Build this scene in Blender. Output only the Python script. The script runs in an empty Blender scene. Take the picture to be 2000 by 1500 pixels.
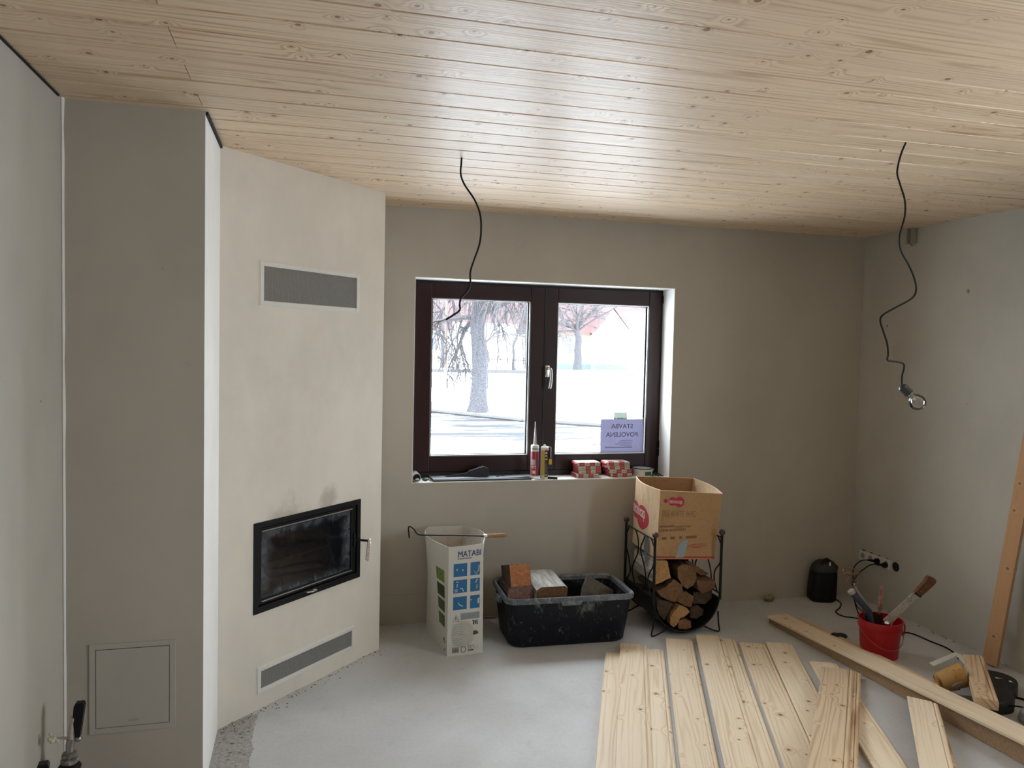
import bpy, bmesh, math, random
from mathutils import Vector, Matrix, noise
V = Vector
random.seed(7)
S = bpy.context.scene
COL = S.collection

# ------------------------------------------------------------------ camera, sky, exposure
def cam_setup():
    f, yaw, pitch, roll, cz = 1525.22, 0.25768, -0.0460, 0.0222, 1.6804
    cy, sy, cp, sp = math.cos(yaw), math.sin(yaw), math.cos(pitch), math.sin(pitch)
    fw = V((sy*cp, cy*cp, sp)); r = V((cy, -sy, 0)); u = r.cross(fw)
    cr, sr = math.cos(roll), math.sin(roll)
    r2 = cr*r + sr*u; u2 = -sr*r + cr*u
    cd = bpy.data.cameras.new('camera'); co = bpy.data.objects.new('camera', cd); COL.objects.link(co)
    cd.sensor_width = 36; cd.sensor_fit = 'HORIZONTAL'; cd.lens = 36*f/2000
    cd.clip_start = .02; cd.clip_end = 500
    m = Matrix((r2, u2, -fw)).transposed().to_4x4(); m.translation = V((0, 0, cz))
    co.matrix_world = m; S.camera = co
cam_setup()
SKY = 17
w = bpy.data.worlds.new('overcast'); S.world = w; w.use_nodes = True
bg = w.node_tree.nodes['Background']; bg.inputs[0].default_value = (.84, .92, 1.0, 1); bg.inputs[1].default_value = SKY
S.view_settings.view_transform = 'Standard'; S.view_settings.look = 'None'
S.view_settings.exposure = 0.0; S.view_settings.gamma = 1.0; S.view_settings.use_curve_mapping = False
S.cycles.max_bounces = 10; S.cycles.diffuse_bounces = 7; S.cycles.transparent_max_bounces = 12
S.cycles.sample_clamp_indirect = 8; S.cycles.caustics_reflective = False; S.cycles.caustics_refractive = False

def portal(loc, rot, sx, sy):
    l = bpy.data.lights.new('daylight_portal', 'AREA'); l.shape = 'RECTANGLE'; l.size = sx; l.size_y = sy
    l.cycles.is_portal = True
    o = bpy.data.objects.new('daylight_portal', l); o.location = loc; o.rotation_euler = rot; COL.objects.link(o)

H, XR, YB, YA, XL = 2.5, 3.742, 4.6626, 3.018, -.82
P1x, P2, P3 = -.358, V((-.358, 3.515, 0)), V((.4025, 4.291, 0))
YF = -4.5
WX0, WX1, WZ0, WZ1 = .619, 2.311, .855, 2.092
RIGHT_OPEN = (.25, 1.45, .75, 2.15)     # window in the right wall, behind the camera
portal((1.46, YB+.40, 1.47), (math.radians(-90), 0, 0), 1.7, 1.25)
portal((XR+.32, (RIGHT_OPEN[0]+RIGHT_OPEN[1])/2, (RIGHT_OPEN[2]+RIGHT_OPEN[3])/2), (0, math.radians(90), 0), RIGHT_OPEN[3]-RIGHT_OPEN[2], RIGHT_OPEN[1]-RIGHT_OPEN[0])

# ------------------------------------------------------------------ object helpers
def tag(o, label=None, cat=None, group=None, kind=None):
    if label: o['label'] = label
    if cat: o['category'] = cat
    if group: o['group'] = group
    if kind: o['kind'] = kind
    return o
def empty(name, loc=(0, 0, 0), label=None, cat=None, group=None, rot=(0, 0, 0)):
    o = bpy.data.objects.new(name, None); COL.objects.link(o); o.location = loc; o.rotation_euler = rot
    o.empty_display_size = .05
    return tag(o, label, cat, group)
def TR(loc=(0, 0, 0), rot=(0, 0, 0)):
    from mathutils import Euler
    return Matrix.Translation(V(loc)) @ Euler(rot).to_matrix().to_4x4()
def FR(o, ex, ey, ez=None):
    ex = V(ex).normalized(); ey = V(ey); ey = (ey - ex*ey.dot(ex)).normalized()
    ez = ex.cross(ey)
    m = Matrix((ex, ey, ez)).transposed().to_4x4(); m.translation = V(o); return m
I4 = Matrix.Identity(4)

class MB:
    def __init__(s): s.v = []; s.f = []; s.uv = []; s.rn = []; s.mi = []; s.m = 0; s.has = False
    def face(s, idx, uv=None, rn=None):
        s.f.append(tuple(idx)); s.uv.append(uv); s.rn.append(rn); s.mi.append(s.m)
        if uv: s.has = True
    def verts(s, pts, T=None):
        b = len(s.v)
        for p in pts: s.v.append(tuple(T @ V(p)) if T else tuple(p))
        return b
    def quad(s, a, b, c, d, T=None, uv=None, rn=None):
        i = s.verts([a, b, c, d], T); s.face((i, i+1, i+2, i+3), uv, rn)
    def box(s, lo, hi, T=None, bev=0):
        if bev > 0:
            bm = bmesh.new(); bmesh.ops.create_cube(bm, size=1)
            for v in bm.verts:
                v.co = V([lo[i] if v.co[i] < 0 else hi[i] for i in range(3)])
            bmesh.ops.bevel(bm, geom=list(bm.edges), offset=bev, segments=2, profile=.6, affect='EDGES')
            s.bm(bm, T); return
        x0, y0, z0 = lo; x1, y1, z1 = hi
        i = s.verts([(x0,y0,z0),(x1,y0,z0),(x1,y1,z0),(x0,y1,z0),(x0,y0,z1),(x1,y0,z1),(x1,y1,z1),(x0,y1,z1)], T)
        for q in ((3,2,1,0),(4,5,6,7),(0,1,5,4),(1,2,6,5),(2,3,7,6),(3,0,4,7)): s.face([i+k for k in q])
    def bm(s, bm, T=None):
        bm.verts.index_update(); i = s.verts([tuple(v.co) for v in bm.verts], T)
        for f in bm.faces: s.face([i+v.index for v in f.verts])
        bm.free()
    def tube(s, pts, r, n=8, T=None, cap=True, closed=False):
        pts = [V(p) for p in pts]; N = len(pts)
        rr = r if isinstance(r, (list, tuple)) else [r]*N
        t0 = (pts[1]-pts[0]).normalized()
        up = V((0,0,1)) if abs(t0.z) < .9 else V((1,0,0))
        a = t0.cross(up).normalized(); rings = []
        for k in range(N):
            if closed: t = (pts[(k+1)%N]-pts[k-1])
            else: t = pts[min(k+1, N-1)]-pts[max(k-1, 0)]
            if t.length < 1e-9: t = t0
            t = t.normalized(); a = (a - t*a.dot(t)); a = a.normalized() if a.length > 1e-6 else t.orthogonal().normalized()
            b = t.cross(a)
            rings.append(s.verts([pts[k]+(a*math.cos(2*math.pi*j/n)+b*math.sin(2*math.pi*j/n))*rr[k] for j in range(n)], T))
        for k in range(N if closed else N-1):
            A, B = rings[k], rings[(k+1)%N]
            for j in range(n): s.face((A+j, A+(j+1)%n, B+(j+1)%n, B+j))
        if cap and not closed:
            s.face([rings[0]+j for j in range(n)][::-1]); s.face([rings[-1]+j for j in range(n)])
    def lathe(s, prof, n=24, T=None, cap0=True, cap1=True):
        rings = []
        for r, z in prof:
            rings.append(s.verts([(r*math.cos(2*math.pi*j/n), r*math.sin(2*math.pi*j/n), z) for j in range(n)], T))
        for k in range(len(prof)-1):
            A, B = rings[k], rings[k+1]
            for j in range(n): s.face((A+j, A+(j+1)%n, B+(j+1)%n, B+j))
        if cap0: s.face([rings[0]+j for j in range(n)][::-1])
        if cap1: s.face([rings[-1]+j for j in range(n)])
    def ball(s, c, r, T=None, n=14, sc=(1,1,1)):
        m = n//2; prof = [(max(1e-4, r*math.sin(math.pi*k/m)), -r*math.cos(math.pi*k/m)) for k in range(m+1)]
        TT = Matrix.Translation(V(c)) @ Matrix.Diagonal((*sc, 1)); s.lathe(prof, n, (T @ TT) if T else TT)
    def prism(s, poly, h0, h1, T=None, caps=(True, True)):
        """poly in local xy, extruded along local z"""
        n = len(poly); A = s.verts([(x, y, h0) for x, y in poly], T); B = s.verts([(x, y, h1) for x, y in poly], T)
        for j in range(n): s.face((A+j, A+(j+1)%n, B+(j+1)%n, B+j))
        if caps[0]: s.face([A+j for j in range(n)][::-1])
        if caps[1]: s.face([B+j for j in range(n)])
    def build(s, name, mat, parent=None, smooth=False, **tg):
        me = bpy.data.meshes.new(name); me.from_pydata(s.v, [], s.f)
        for m in (mat if isinstance(mat, (list, tuple)) else [mat]): me.materials.append(m)
        me.polygons.foreach_set('material_index', s.mi)
        if s.has:
            u = me.uv_layers.new(name='UVMap'); r = me.uv_layers.new(name='Rnd')
            for p, q, rn in zip(me.polygons, s.uv, s.rn):
                for j, li in enumerate(p.loop_indices):
                    if q: u.data[li].uv = q[j]
                    r.data[li].uv = rn or (0, 0)
        me.update()
        bm = bmesh.new(); bm.from_mesh(me)
        if not s.has: bmesh.ops.remove_doubles(bm, verts=bm.verts, dist=1e-6)
        bmesh.ops.recalc_face_normals(bm, faces=bm.faces)
        bm.to_mesh(me); bm.free()
        if smooth:
            for p in me.polygons: p.use_smooth = True
            try: me.set_sharp_from_angle(angle=math.radians(38 if smooth is True else smooth))
            except Exception: pass
        o = bpy.data.objects.new(name, me); COL.objects.link(o)
        if parent: o.parent = parent
        tag(o, tg.get('label'), tg.get('cat'), tg.get('group'), tg.get('kind'))
        return o

def text(s, size, mat, T, parent, name='lettering', bold=0, align='LEFT', sx=1):
    """T maps local xy to the surface; local z is the outward normal"""
    c = bpy.data.curves.new(name, 'FONT'); c.body = s; c.size = size; c.offset = bold*size; c.align_x = align
    c.resolution_u = 3
    o = bpy.data.objects.new('tmp', c); COL.objects.link(o)
    dg = bpy.context.evaluated_depsgraph_get(); me = bpy.data.meshes.new_from_object(o.evaluated_get(dg))
    bpy.data.objects.remove(o); bpy.data.curves.remove(c)
    me.transform(T @ Matrix.Diagonal((sx, 1, 1, 1))); me.materials.clear(); me.materials.append(mat); me.name = name
    ob = bpy.data.objects.new(name, me); COL.objects.link(ob); ob.parent = parent
    return ob
def text_on(s, size, mat, fn, parent, bold=0, sx=1, name='lettering'):
    """lettering wrapped on a surface; fn(x, y) gives the 3D point for text position in metres"""
    o = text(s, size, mat, I4, None, name, bold, 'LEFT', sx)
    bm = bmesh.new(); bm.from_mesh(o.data); bmesh.ops.subdivide_edges(bm, edges=[e for e in bm.edges if e.calc_length() > size*.12], cuts=2, use_grid_fill=False)
    for v in bm.verts: v.co = fn(v.co.x, v.co.y)
    bm.to_mesh(o.data); bm.free(); par(o, parent); return o
def smooth_curve(pts, sub=6):
    P = [V(p) for p in pts]; out = []
    for i in range(len(P)-1):
        a, b, c, d = P[max(i-1,0)], P[i], P[i+1], P[min(i+2,len(P)-1)]
        for k in range(sub):
            t = k/sub
            out.append(.5*((2*b)+(c-a)*t+(2*a-5*b+4*c-d)*t*t+(3*b-a-3*c+d)*t**3))
    out.append(P[-1]); return out

# ------------------------------------------------------------------ materials
class NT:
    def __init__(s, name):
        s.m = bpy.data.materials.new(name); s.m.use_nodes = True; s.t = s.m.node_tree; s.n = s.t.nodes
        s.b = s.n['Principled BSDF']; s.out = s.n['Material Output']
    def node(s, t, **k):
        n = s.n.new(t)
        for a, b in k.items(): setattr(n, a, b)
        return n
    def link(s, a, b): s.t.links.new(a, b)
    def put(s, sock, v):
        if isinstance(v, bpy.types.NodeSocket): s.link(v, sock)
        elif isinstance(v, (tuple, list)) and len(v) == 3 and sock.type == 'RGBA': sock.default_value = (*v, 1)
        else: sock.default_value = v
    def math(s, op, a, b=0, c=None, clamp=False):
        n = s.node('ShaderNodeMath', operation=op); n.use_clamp = clamp
        s.put(n.inputs[0], a); s.put(n.inputs[1], b)
        if c is not None: s.put(n.inputs[2], c)
        return n.outputs[0]
    def comb(s, x, y, z=0):
        n = s.node('ShaderNodeCombineXYZ'); s.put(n.inputs[0], x); s.put(n.inputs[1], y); s.put(n.inputs[2], z); return n.outputs[0]
    def obj(s): return s.node('ShaderNodeTexCoord').outputs['Object']
    def sep(s, v):
        n = s.node('ShaderNodeSeparateXYZ'); s.link(v, n.inputs[0]); return n.outputs
    def noise(s, vec, scale, detail=3, rough=.55, out='Fac', dist=0):
        n = s.node('ShaderNodeTexNoise'); s.link(vec, n.inputs['Vector']); n.inputs['Scale'].default_value = scale
        n.inputs['Detail'].default_value = detail; n.inputs['Roughness'].default_value = rough; n.inputs['Distortion'].default_value = dist
        return n.outputs[out]
    def vor(s, vec, scale, rnd=1):
        n = s.node('ShaderNodeTexVoronoi'); s.link(vec, n.inputs['Vector']); n.inputs['Scale'].default_value = scale
        n.inputs['Randomness'].default_value = rnd; return n
    def rng(s, v, a, b, c=0, d=1, t='SMOOTHSTEP'):
        n = s.node('ShaderNodeMapRange', interpolation_type=t)
        for i, x in enumerate((v, a, b, c, d)): s.put(n.inputs[i], x)
        return n.outputs[0]
    def mix(s, f, a, b, mode='MIX'):
        n = s.node('ShaderNodeMix', data_type='RGBA', blend_type=mode)
        s.put(n.inputs[0], f); s.put(n.inputs[6], a); s.put(n.inputs[7], b); return n.outputs[2]
    def scale(s, vec, sc):
        n = s.node('ShaderNodeMapping'); s.link(vec, n.inputs[0]); n.inputs['Scale'].default_value = sc; return n.outputs[0]
    def bump(s, h, st=.2, d=.01):
        n = s.node('ShaderNodeBump'); n.inputs['Strength'].default_value = st; n.inputs['Distance'].default_value = d
        s.put(n.inputs['Height'], h); s.link(n.outputs[0], s.b.inputs['Normal'])
    def base(s, c, rough=.6, metal=0, spec=None):
        s.put(s.b.inputs['Base Color'], c); s.put(s.b.inputs['Roughness'], rough); s.b.inputs['Metallic'].default_value = metal
        if spec is not None: s.b.inputs['Specular IOR Level'].default_value = spec
        return s.m

def simple(name, col, rough=.5, metal=0, var=.12, scale=30, bump=0, spec=None):
    """plain surface with a faint procedural unevenness"""
    t = NT(name); o = t.obj(); n = t.noise(o, scale, 3)
    dark = tuple(c*(1-var) for c in col); lite = tuple(min(1, c*(1+var)) for c in col)
    m = t.base(t.mix(n, dark, lite), rough, metal, spec)
    if bump: t.bump(n, bump, .003)
    return m

def plaster(name, col, soot=False, seed=0):
    t = NT(name); o = t.obj()
    a = t.noise(t.scale(o, (1, 1, .7)), 1.3+seed*.2, 4, .6); b = t.noise(o, 9, 4, .65); c = t.noise(o, 160, 2)
    f = t.rng(a, .3, .7, 0, 1)
    x = t.mix(f, tuple(k*.93 for k in col), tuple(k*1.05 for k in col))
    x = t.mix(t.rng(b, .45, .75, 0, .35), x, tuple(k*v for k, v in zip(col, (1.05, 1.03, .98))))
    # trowel marks, small scuffs
    sc = t.noise(t.scale(o, (3, 3, 8)), 2.2, 6, .7, dist=1.2)
    x = t.mix(t.rng(sc, .64, .74, 0, .16), x, tuple(k*.62 for k in col))
    sp = t.vor(o, 2.3); d = t.math('LESS_THAN', sp.outputs['Distance'], .012)
    x = t.mix(t.math('MULTIPLY', d, .7), x, (.12, .1, .08))
    if soot:
        s = t.sep(o)
        # s-coordinate along the slanted face
        u = t.math('ADD', t.math('MULTIPLY', s[0], .7), t.math('MULTIPLY', s[1], .7142)); u = t.math('SUBTRACT', u, -.358*.7+3.515*.7142)
        wob = t.noise(o, 7, 4, .65)
        def blob(u0, z0, ru, rz, amt):
            du = t.math('DIVIDE', t.math('SUBTRACT', u, u0), ru); dz = t.math('DIVIDE', t.math('SUBTRACT', s[2], z0), rz)
            d2 = t.math('SQRT', t.math('ADD', t.math('MULTIPLY', du, du), t.math('MULTIPLY', dz, dz)))
            d2 = t.math('ADD', d2, t.math('MULTIPLY', t.math('SUBTRACT', wob, .5), 2.2))
            return t.math('MULTIPLY', t.rng(d2, .1, 1.1, 1, 0), amt)
        x = t.mix(blob(.40, .855, .17, .10, .55), x, (.34, .28, .19))
        x = t.mix(blob(.68, .90, .07, .09, .45), x, (.26, .21, .16))
        x = t.mix(blob(.55, 1.55, .35, .25, .15), x, (.42, .38, .31))
    m = t.base(x, .85, 0, .25)
    t.bump(t.math('ADD', t.math('MULTIPLY', b, .6), t.math('MULTIPLY', c, .15)), .12, .006)
    return m

def concrete(name):
    t = NT(name); o = t.obj(); s = t.sep(o)
    a = t.noise(o, 1.1, 5, .6, dist=.4); b = t.noise(o, 6, 5, .7, dist=.6); c = t.noise(o, 60, 3, .7)
    x = t.mix(t.rng(a, .3, .7), (.47, .47, .465), (.56, .565, .57))
    x = t.mix(t.rng(b, .55, .75, 0, .3), x, (.30, .295, .285))
    x = t.mix(t.rng(c, .3, .8, 0, .16), x, (.24, .23, .22))
    # rough uncoated screed patch beside the column
    wob = t.math('MULTIPLY', t.math('SUBTRACT', t.noise(o, 14, 3), .5), .05)
    px = t.math('LESS_THAN', t.math('ADD', s[0], wob), -.205); py = t.math('LESS_THAN', t.math('ADD', s[1], wob), 3.63)
    patch = t.math('MULTIPLY', px, py)
    x = t.mix(t.math('MULTIPLY', patch, .75), x, t.mix(t.rng(c, .4, .6), (.20, .19, .17), (.36, .34, .31)))
    # dark crumbs
    v = t.vor(o, 9); d = t.math('LESS_THAN', v.outputs['Distance'], .045)
    k = t.sep(v.outputs['Color']); d = t.math('MULTIPLY', d, t.math('GREATER_THAN', k[0], .72))
    x = t.mix(t.math('MULTIPLY', d, .75), x, (.06, .05, .045))
    v2 = t.vor(o, 21); d2 = t.math('LESS_THAN', v2.outputs['Distance'], .05); k2 = t.sep(v2.outputs['Color'])
    d2 = t.math('MULTIPLY', d2, t.math('GREATER_THAN', k2[0], .85)); x = t.mix(t.math('MULTIPLY', d2, .6), x, (.62, .6, .56))
    scr = t.noise(t.scale(o, (2, 14, 1)), 1.6, 5, .75, dist=1.5); x = t.mix(t.rng(scr, .66, .72, 0, .35), x, (.26, .255, .25))
    m = t.base(x, t.rng(a, .3, .7, .62, .5), 0, .35)
    t.bump(t.math('ADD', t.math('MULTIPLY', c, .5), t.math('MULTIPLY', patch, t.math('MULTIPLY', c, 2.5))), .22, .004)
    return m

def spruce(name, light=(.74, .60, .41), dark=(.60, .43, .25), rough=.5, coat=0, grain=1.0, coatr=.25, spec=.35, cup=0):
    """planed spruce with growth rings and knots, laid out on UVs in metres (u along the board)"""
    t = NT(name); uv = t.node('ShaderNodeUVMap', uv_map='UVMap').outputs[0]; rn = t.node('ShaderNodeUVMap', uv_map='Rnd').outputs[0]
    s = t.sep(uv); u, v = s[0], s[1]; r = t.sep(rn)
    kv = t.vor(uv, 8.5); kv.voronoi_dimensions = '2D'; kd = kv.outputs['Distance']; kc = t.sep(kv.outputs['Color'])
    on = t.math('GREATER_THAN', kc[0], .60)
    low = t.noise(t.comb(t.math('MULTIPLY', u, .55), t.math('MULTIPLY', v, 11)), 1, 2, .45)
    infl = t.math('MULTIPLY', t.math('EXPONENT', t.math('MULTIPLY', t.math('MULTIPLY', kd, kd), -22)), on)
    ph = t.math('ADD', t.math('MULTIPLY', v, 80), t.math('MULTIPLY', low, 15))
    ph = t.math('ADD', ph, t.math('MULTIPLY', infl, 4.0))
    ring = t.math('ADD', t.math('MULTIPLY', t.math('SINE', t.math('MULTIPLY', ph, 3.1)), .5), .5)
    ring = t.math('POWER', ring, 3)
    soft = t.noise(t.comb(t.math('MULTIPLY', u, 1.5), t.math('MULTIPLY', v, 14), 3), 1, 2)
    fine = t.noise(t.comb(t.math('MULTIPLY', u, 6), t.math('MULTIPLY', v, 420)), 1, 2)
    amt = t.math('MULTIPLY', ring, t.rng(soft, .25, .75, .10*grain, .62*grain))
    x = t.mix(amt, light, dark)
    x = t.mix(t.rng(fine, .4, .8, 0, .22), x, dark)
    sap = t.noise(t.comb(t.math('MULTIPLY', u, .5), t.math('MULTIPLY', v, 7), 8), 1, 2)
    x = t.mix(t.rng(sap, .5, .75, 0, .4), x, tuple(min(1, c*k) for c, k in zip(light, (1.08, 1.12, 1.2))))
    x = t.mix(t.rng(r[0], 0, 1, 0, .38, 'LINEAR'), x, (.60, .43, .29))           # board to board tone
    x = t.mix(t.rng(r[1], 0, 1, 0, .25, 'LINEAR'), x, (.80, .70, .54))
    # knots: dark core, brown body, pale orange halo
    rad = t.math('ADD', t.math('MULTIPLY', t.math('MULTIPLY', kc[1], kc[1]), .055), .030)
    q = t.math('DIVIDE', kd, rad)
    halo = t.math('MULTIPLY', t.rng(q, 1, 3.4, .5, 0), on); x = t.mix(halo, x, (.56, .36, .20))
    kn = t.math('MULTIPLY', t.rng(q, .85, 1.12, .85, 0), on); x = t.mix(kn, x, t.mix(t.rng(q, .2, .9), (.20, .10, .055), (.10, .055, .035)))
    m = t.base(x, rough, 0, spec)
    if coat:
        t.b.inputs['Coat Weight'].default_value = coat; t.b.inputs['Coat Roughness'].default_value = coatr
    h = t.math('ADD', t.math('MULTIPLY', ring, -.35), t.math('MULTIPLY', infl, .5))
    if cup:   # planer waves across the board
        wv = t.noise(t.comb(t.math('MULTIPLY', u, .35), t.math('MULTIPLY', v, 75)), 1, 3, .6)
        h = t.math('ADD', h, t.math('MULTIPLY', wv, 4.2)); t.bump(h, .45, .0016)
    else: t.bump(h, .25, .0012)
    return m

def endgrain(name, c1, c2, crack=(.08,.05,.03), scale=60):
    t = NT(name); o = t.obj(); n = t.noise(o, scale, 4, .7); b = t.noise(o, 7, 3)
    wv = t.node('ShaderNodeTexWave', wave_type='RINGS'); t.link(o, wv.inputs['Vector']); wv.inputs['Scale'].default_value = 22
    wv.inputs['Distortion'].default_value = 5; wv.inputs['Detail'].default_value = 3
    x = t.mix(t.rng(n, .3, .7), c2, c1); x = t.mix(t.math('MULTIPLY', wv.outputs[0], .45), x, c2)
    cr = t.noise(t.scale(o, (1, 1, 5)), 11, 5, .7, dist=1.5); x = t.mix(t.rng(cr, .66, .7, 0, .8), x, crack)
    m = t.base(x, .8, 0, .2); t.bump(n, .5, .004); return m
def bark(name, c1, c2):
    t = NT(name); o = t.obj(); n = t.noise(t.scale(o, (14, 2.2, 14)), 2.5, 5, .7, dist=.5)
    m = t.base(t.mix(t.rng(n, .35, .65), c1, c2), .9, 0, .15); t.bump(n, .8, .01); return m
def marked(name, col, mark, amt=.5, scale=9, rough=.45, thr=.6, stretch=(1,1,1), spec=.4):
    """plastic or card with dusty smears of a second colour"""
    t = NT(name); o = t.scale(t.obj(), stretch); n = t.noise(o, scale, 6, .75, dist=.8); n2 = t.noise(o, scale*5, 4, .7, dist=1)
    x = t.mix(t.rng(n, thr, thr+.12, 0, amt), col, mark); x = t.mix(t.rng(n2, thr+.05, thr+.12, 0, amt), x, mark)
    return t.base(x, t.rng(n, .4, .8, rough, min(1, rough+.25)), 0, spec)
def glassy(name, tint=(.97, .98, .98), refl=1.0):
    t = NT(name); tr = t.node('ShaderNodeBsdfTransparent'); gl = t.node('ShaderNodeBsdfGlossy'); mx = t.node('ShaderNodeMixShader')
    fr = t.node('ShaderNodeFresnel'); fr.inputs[0].default_value = 1.45
    n = t.noise(t.obj(), 3, 2); tr.inputs[0].default_value = (*tint, 1)
    gl.inputs['Roughness'].default_value = .01
    t.link(t.math('MULTIPLY', fr.outputs[0], t.rng(n, 0, 1, .95*refl, refl)), mx.inputs[0]); t.link(tr.outputs[0], mx.inputs[1]); t.link(gl.outputs[0], mx.inputs[2])
    t.link(mx.outputs[0], t.out.inputs[0]); return t.m

WALL = (.47, .44, .385)
M = {}
M['wall'] = plaster('grey_plaster', WALL)
M['wall2'] = plaster('grey_plaster_right', (.47, .45, .40), seed=3)
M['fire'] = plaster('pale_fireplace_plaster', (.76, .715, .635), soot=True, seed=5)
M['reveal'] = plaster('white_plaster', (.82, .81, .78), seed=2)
M['floor'] = concrete('levelled_concrete')
M['ceil'] = spruce('varnished_spruce', (.77, .59, .40), (.46, .29, .16), rough=.46, spec=.42, coat=.10, coatr=.26, grain=1.9, cup=1)
M['board'] = spruce('raw_spruce', (.86, .735, .55), (.52, .34, .18), rough=.5, grain=1.0)
M['board2'] = spruce('strongly_grained_spruce', (.68, .51, .32), (.36, .21, .10), rough=.55, grain=2.2)
M['frame'] = simple('dark_mahogany_paint', (.024, .007, .007), .38, 0, .25, 12, .05, spec=.35)
M['gasket'] = simple('black_rubber', (.012, .012, .013), .6)
M['alu'] = simple('brushed_aluminium', (.62, .62, .60), .32, 1, .05, 60)
M['steel'] = simple('dull_steel', (.42, .41, .39), .42, 1, .25, 25)
M['chrome'] = simple('chrome', (.82, .80, .76), .22, 1, .15, 60)
M['whitemetal'] = simple('white_enamel', (.74, .73, .68), .4, 0, .04)
M['mesh'] = simple('grille_wire', (.34, .33, .31), .45, 0, .08)
M['black'] = simple('black_cast_iron', (.006, .006, .007), .42, 0, .3, 40, spec=.3)
M['void'] = simple('dark_cavity', (.008, .008, .008), .9)
M['blackp'] = simple('black_plastic', (.006, .006, .007), .45, 0, .3, 30, spec=.25)
M['cable'] = simple('black_cable_sheath', (.005, .005, .005), .55, spec=.2)
M['whitep'] = simple('white_plastic', (.66, .65, .60), .4, 0, .05)
M['redp'] = simple('red_plastic', (.36, .003, .008), .35, 0, .12, 12)
M['iron'] = simple('wrought_iron', (.006, .006, .006), .5, 0, .4, 60, .2, spec=.25)
M['ballb'] = simple('bronze_paint', (.05, .028, .02), .4, 0, .3, 60)
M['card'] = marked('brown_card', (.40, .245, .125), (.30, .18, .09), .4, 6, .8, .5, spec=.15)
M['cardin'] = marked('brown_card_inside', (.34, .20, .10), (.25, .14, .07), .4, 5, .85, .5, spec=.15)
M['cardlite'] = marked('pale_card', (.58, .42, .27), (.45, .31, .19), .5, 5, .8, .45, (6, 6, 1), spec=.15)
M['cardedge'] = simple('card_edge', (.72, .56, .38), .85)
M['redink'] = simple('red_ink', (.38, .025, .04), .7, 0, .06)
M['whiteink'] = simple('white_ink', (.68, .62, .55), .7)
M['brownink'] = simple('brown_ink', (.20, .11, .055), .8)
M['tub'] = marked('black_tub_plastic', (.005, .006, .010), (.15, .16, .17), .75, 8, .5, .56, (1, 1, .5), spec=.25)
M['tubrim'] = marked('grey_tub_rim', (.09, .10, .115), (.26, .28, .30), .6, 9, .35, .50)  # rim greyer than the black tub body, with paler smears
M['pole'] = spruce('planed_pine_post', (.50, .27, .125), (.36, .18, .08), rough=.6, grain=.8)
M['leather'] = marked('yellow_leather', (.46, .26, .075), (.14, .07, .03), .7, 9, .6, .52)
M['hwood'] = bark('handle_wood', (.30, .17, .09), (.42, .26, .15))
M['darkwood'] = bark('dark_handle_wood', (.13, .065, .04), (.19, .10, .06))
M['blue'] = simple('dark_blue_rubber', (.018, .022, .045), .5)
M['rustwire'] = simple('rusty_wire', (.20, .10, .05), .6, .4, .3, 60)
M['blade'] = marked('mottled_steel_blade', (.52, .50, .44), (.24, .22, .19), .7, 24, .45, .5)
M['blade'].node_tree.nodes['Principled BSDF'].inputs['Metallic'].default_value = .15

# ------------------------------------------------------------------ room shell
def wall_with_hole(mb, x0, x1, z0, z1, h, T, d=.32):
    """slab in local xz, front face at local y=0, thickness d going +y, opening h=(x0,x1,z0,z1)"""
    a, b, c, e = h
    for lo, hi in (((x0, z0), (a, z1)), ((b, z0), (x1, z1)), ((a, z0), (b, c)), ((a, e), (b, z1))):
        if hi[0]-lo[0] > 1e-4 and hi[1]-lo[1] > 1e-4: mb.box((lo[0], 0, lo[1]), (hi[0], d, hi[1]), T)

mb = MB(); mb.box((XL-.4, YF-.4, -.2), (XR+.4, YB+.45, 0)); mb.build('floor', M['floor'], kind='structure')
mb = MB(); wall_with_hole(mb, XL-.3, XR+.34, 0, H+.05, (WX0, WX1, WZ0, WZ1), TR((0, YB, 0)), .42)
mb.build('wall_back', M['wall'], kind='structure')
mb = MB(); mb.box((XL-.3, YF-.3, 0), (XR+.3, YF, H+.05))
mb.build('wall_front', M['wall'], kind='structure')
mb = MB(); TRW = FR((XR, 0, 0), (0, 1, 0), (1, 0, 0)); TRW = Matrix(((0, 1, 0, XR), (1, 0, 0, 0), (0, 0, 1, 0), (0, 0, 0, 1)))
wall_with_hole(mb, YF, YB+.42, 0, H+.05, RIGHT_OPEN, TRW, .3)
mb.build('wall_right', M['wall2'], kind='structure')
mb = MB(); mb.box((XL-.3, YF, 0), (XL, YB+.4, H+.05)); mb.build('wall_left', M['wall2'], kind='structure')

# chimney breast and slanted fireplace wall, with a real opening for the firebox
TD = FR(P2, P3-P2, V((-.7142, .69995, 0)))
LD = (P3-P2).length
FS0, FS1, FZ0, FZ1 = .192, .914, .448, .866
mb = MB()
def vq(a, b): mb.quad((a[0], a[1], 0), (b[0], b[1], 0), (b[0], b[1], H+.02), (a[0], a[1], H+.02))
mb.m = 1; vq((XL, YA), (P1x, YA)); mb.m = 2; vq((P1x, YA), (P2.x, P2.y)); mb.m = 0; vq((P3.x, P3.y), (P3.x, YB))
FI = .010
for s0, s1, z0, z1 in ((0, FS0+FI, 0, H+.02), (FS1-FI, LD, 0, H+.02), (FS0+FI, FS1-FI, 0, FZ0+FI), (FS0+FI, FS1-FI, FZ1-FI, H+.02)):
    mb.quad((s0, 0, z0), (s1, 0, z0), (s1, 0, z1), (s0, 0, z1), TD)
mb.build('wall_fireplace', [M['fire'], M['wall'], M['reveal']], kind='structure')

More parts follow.
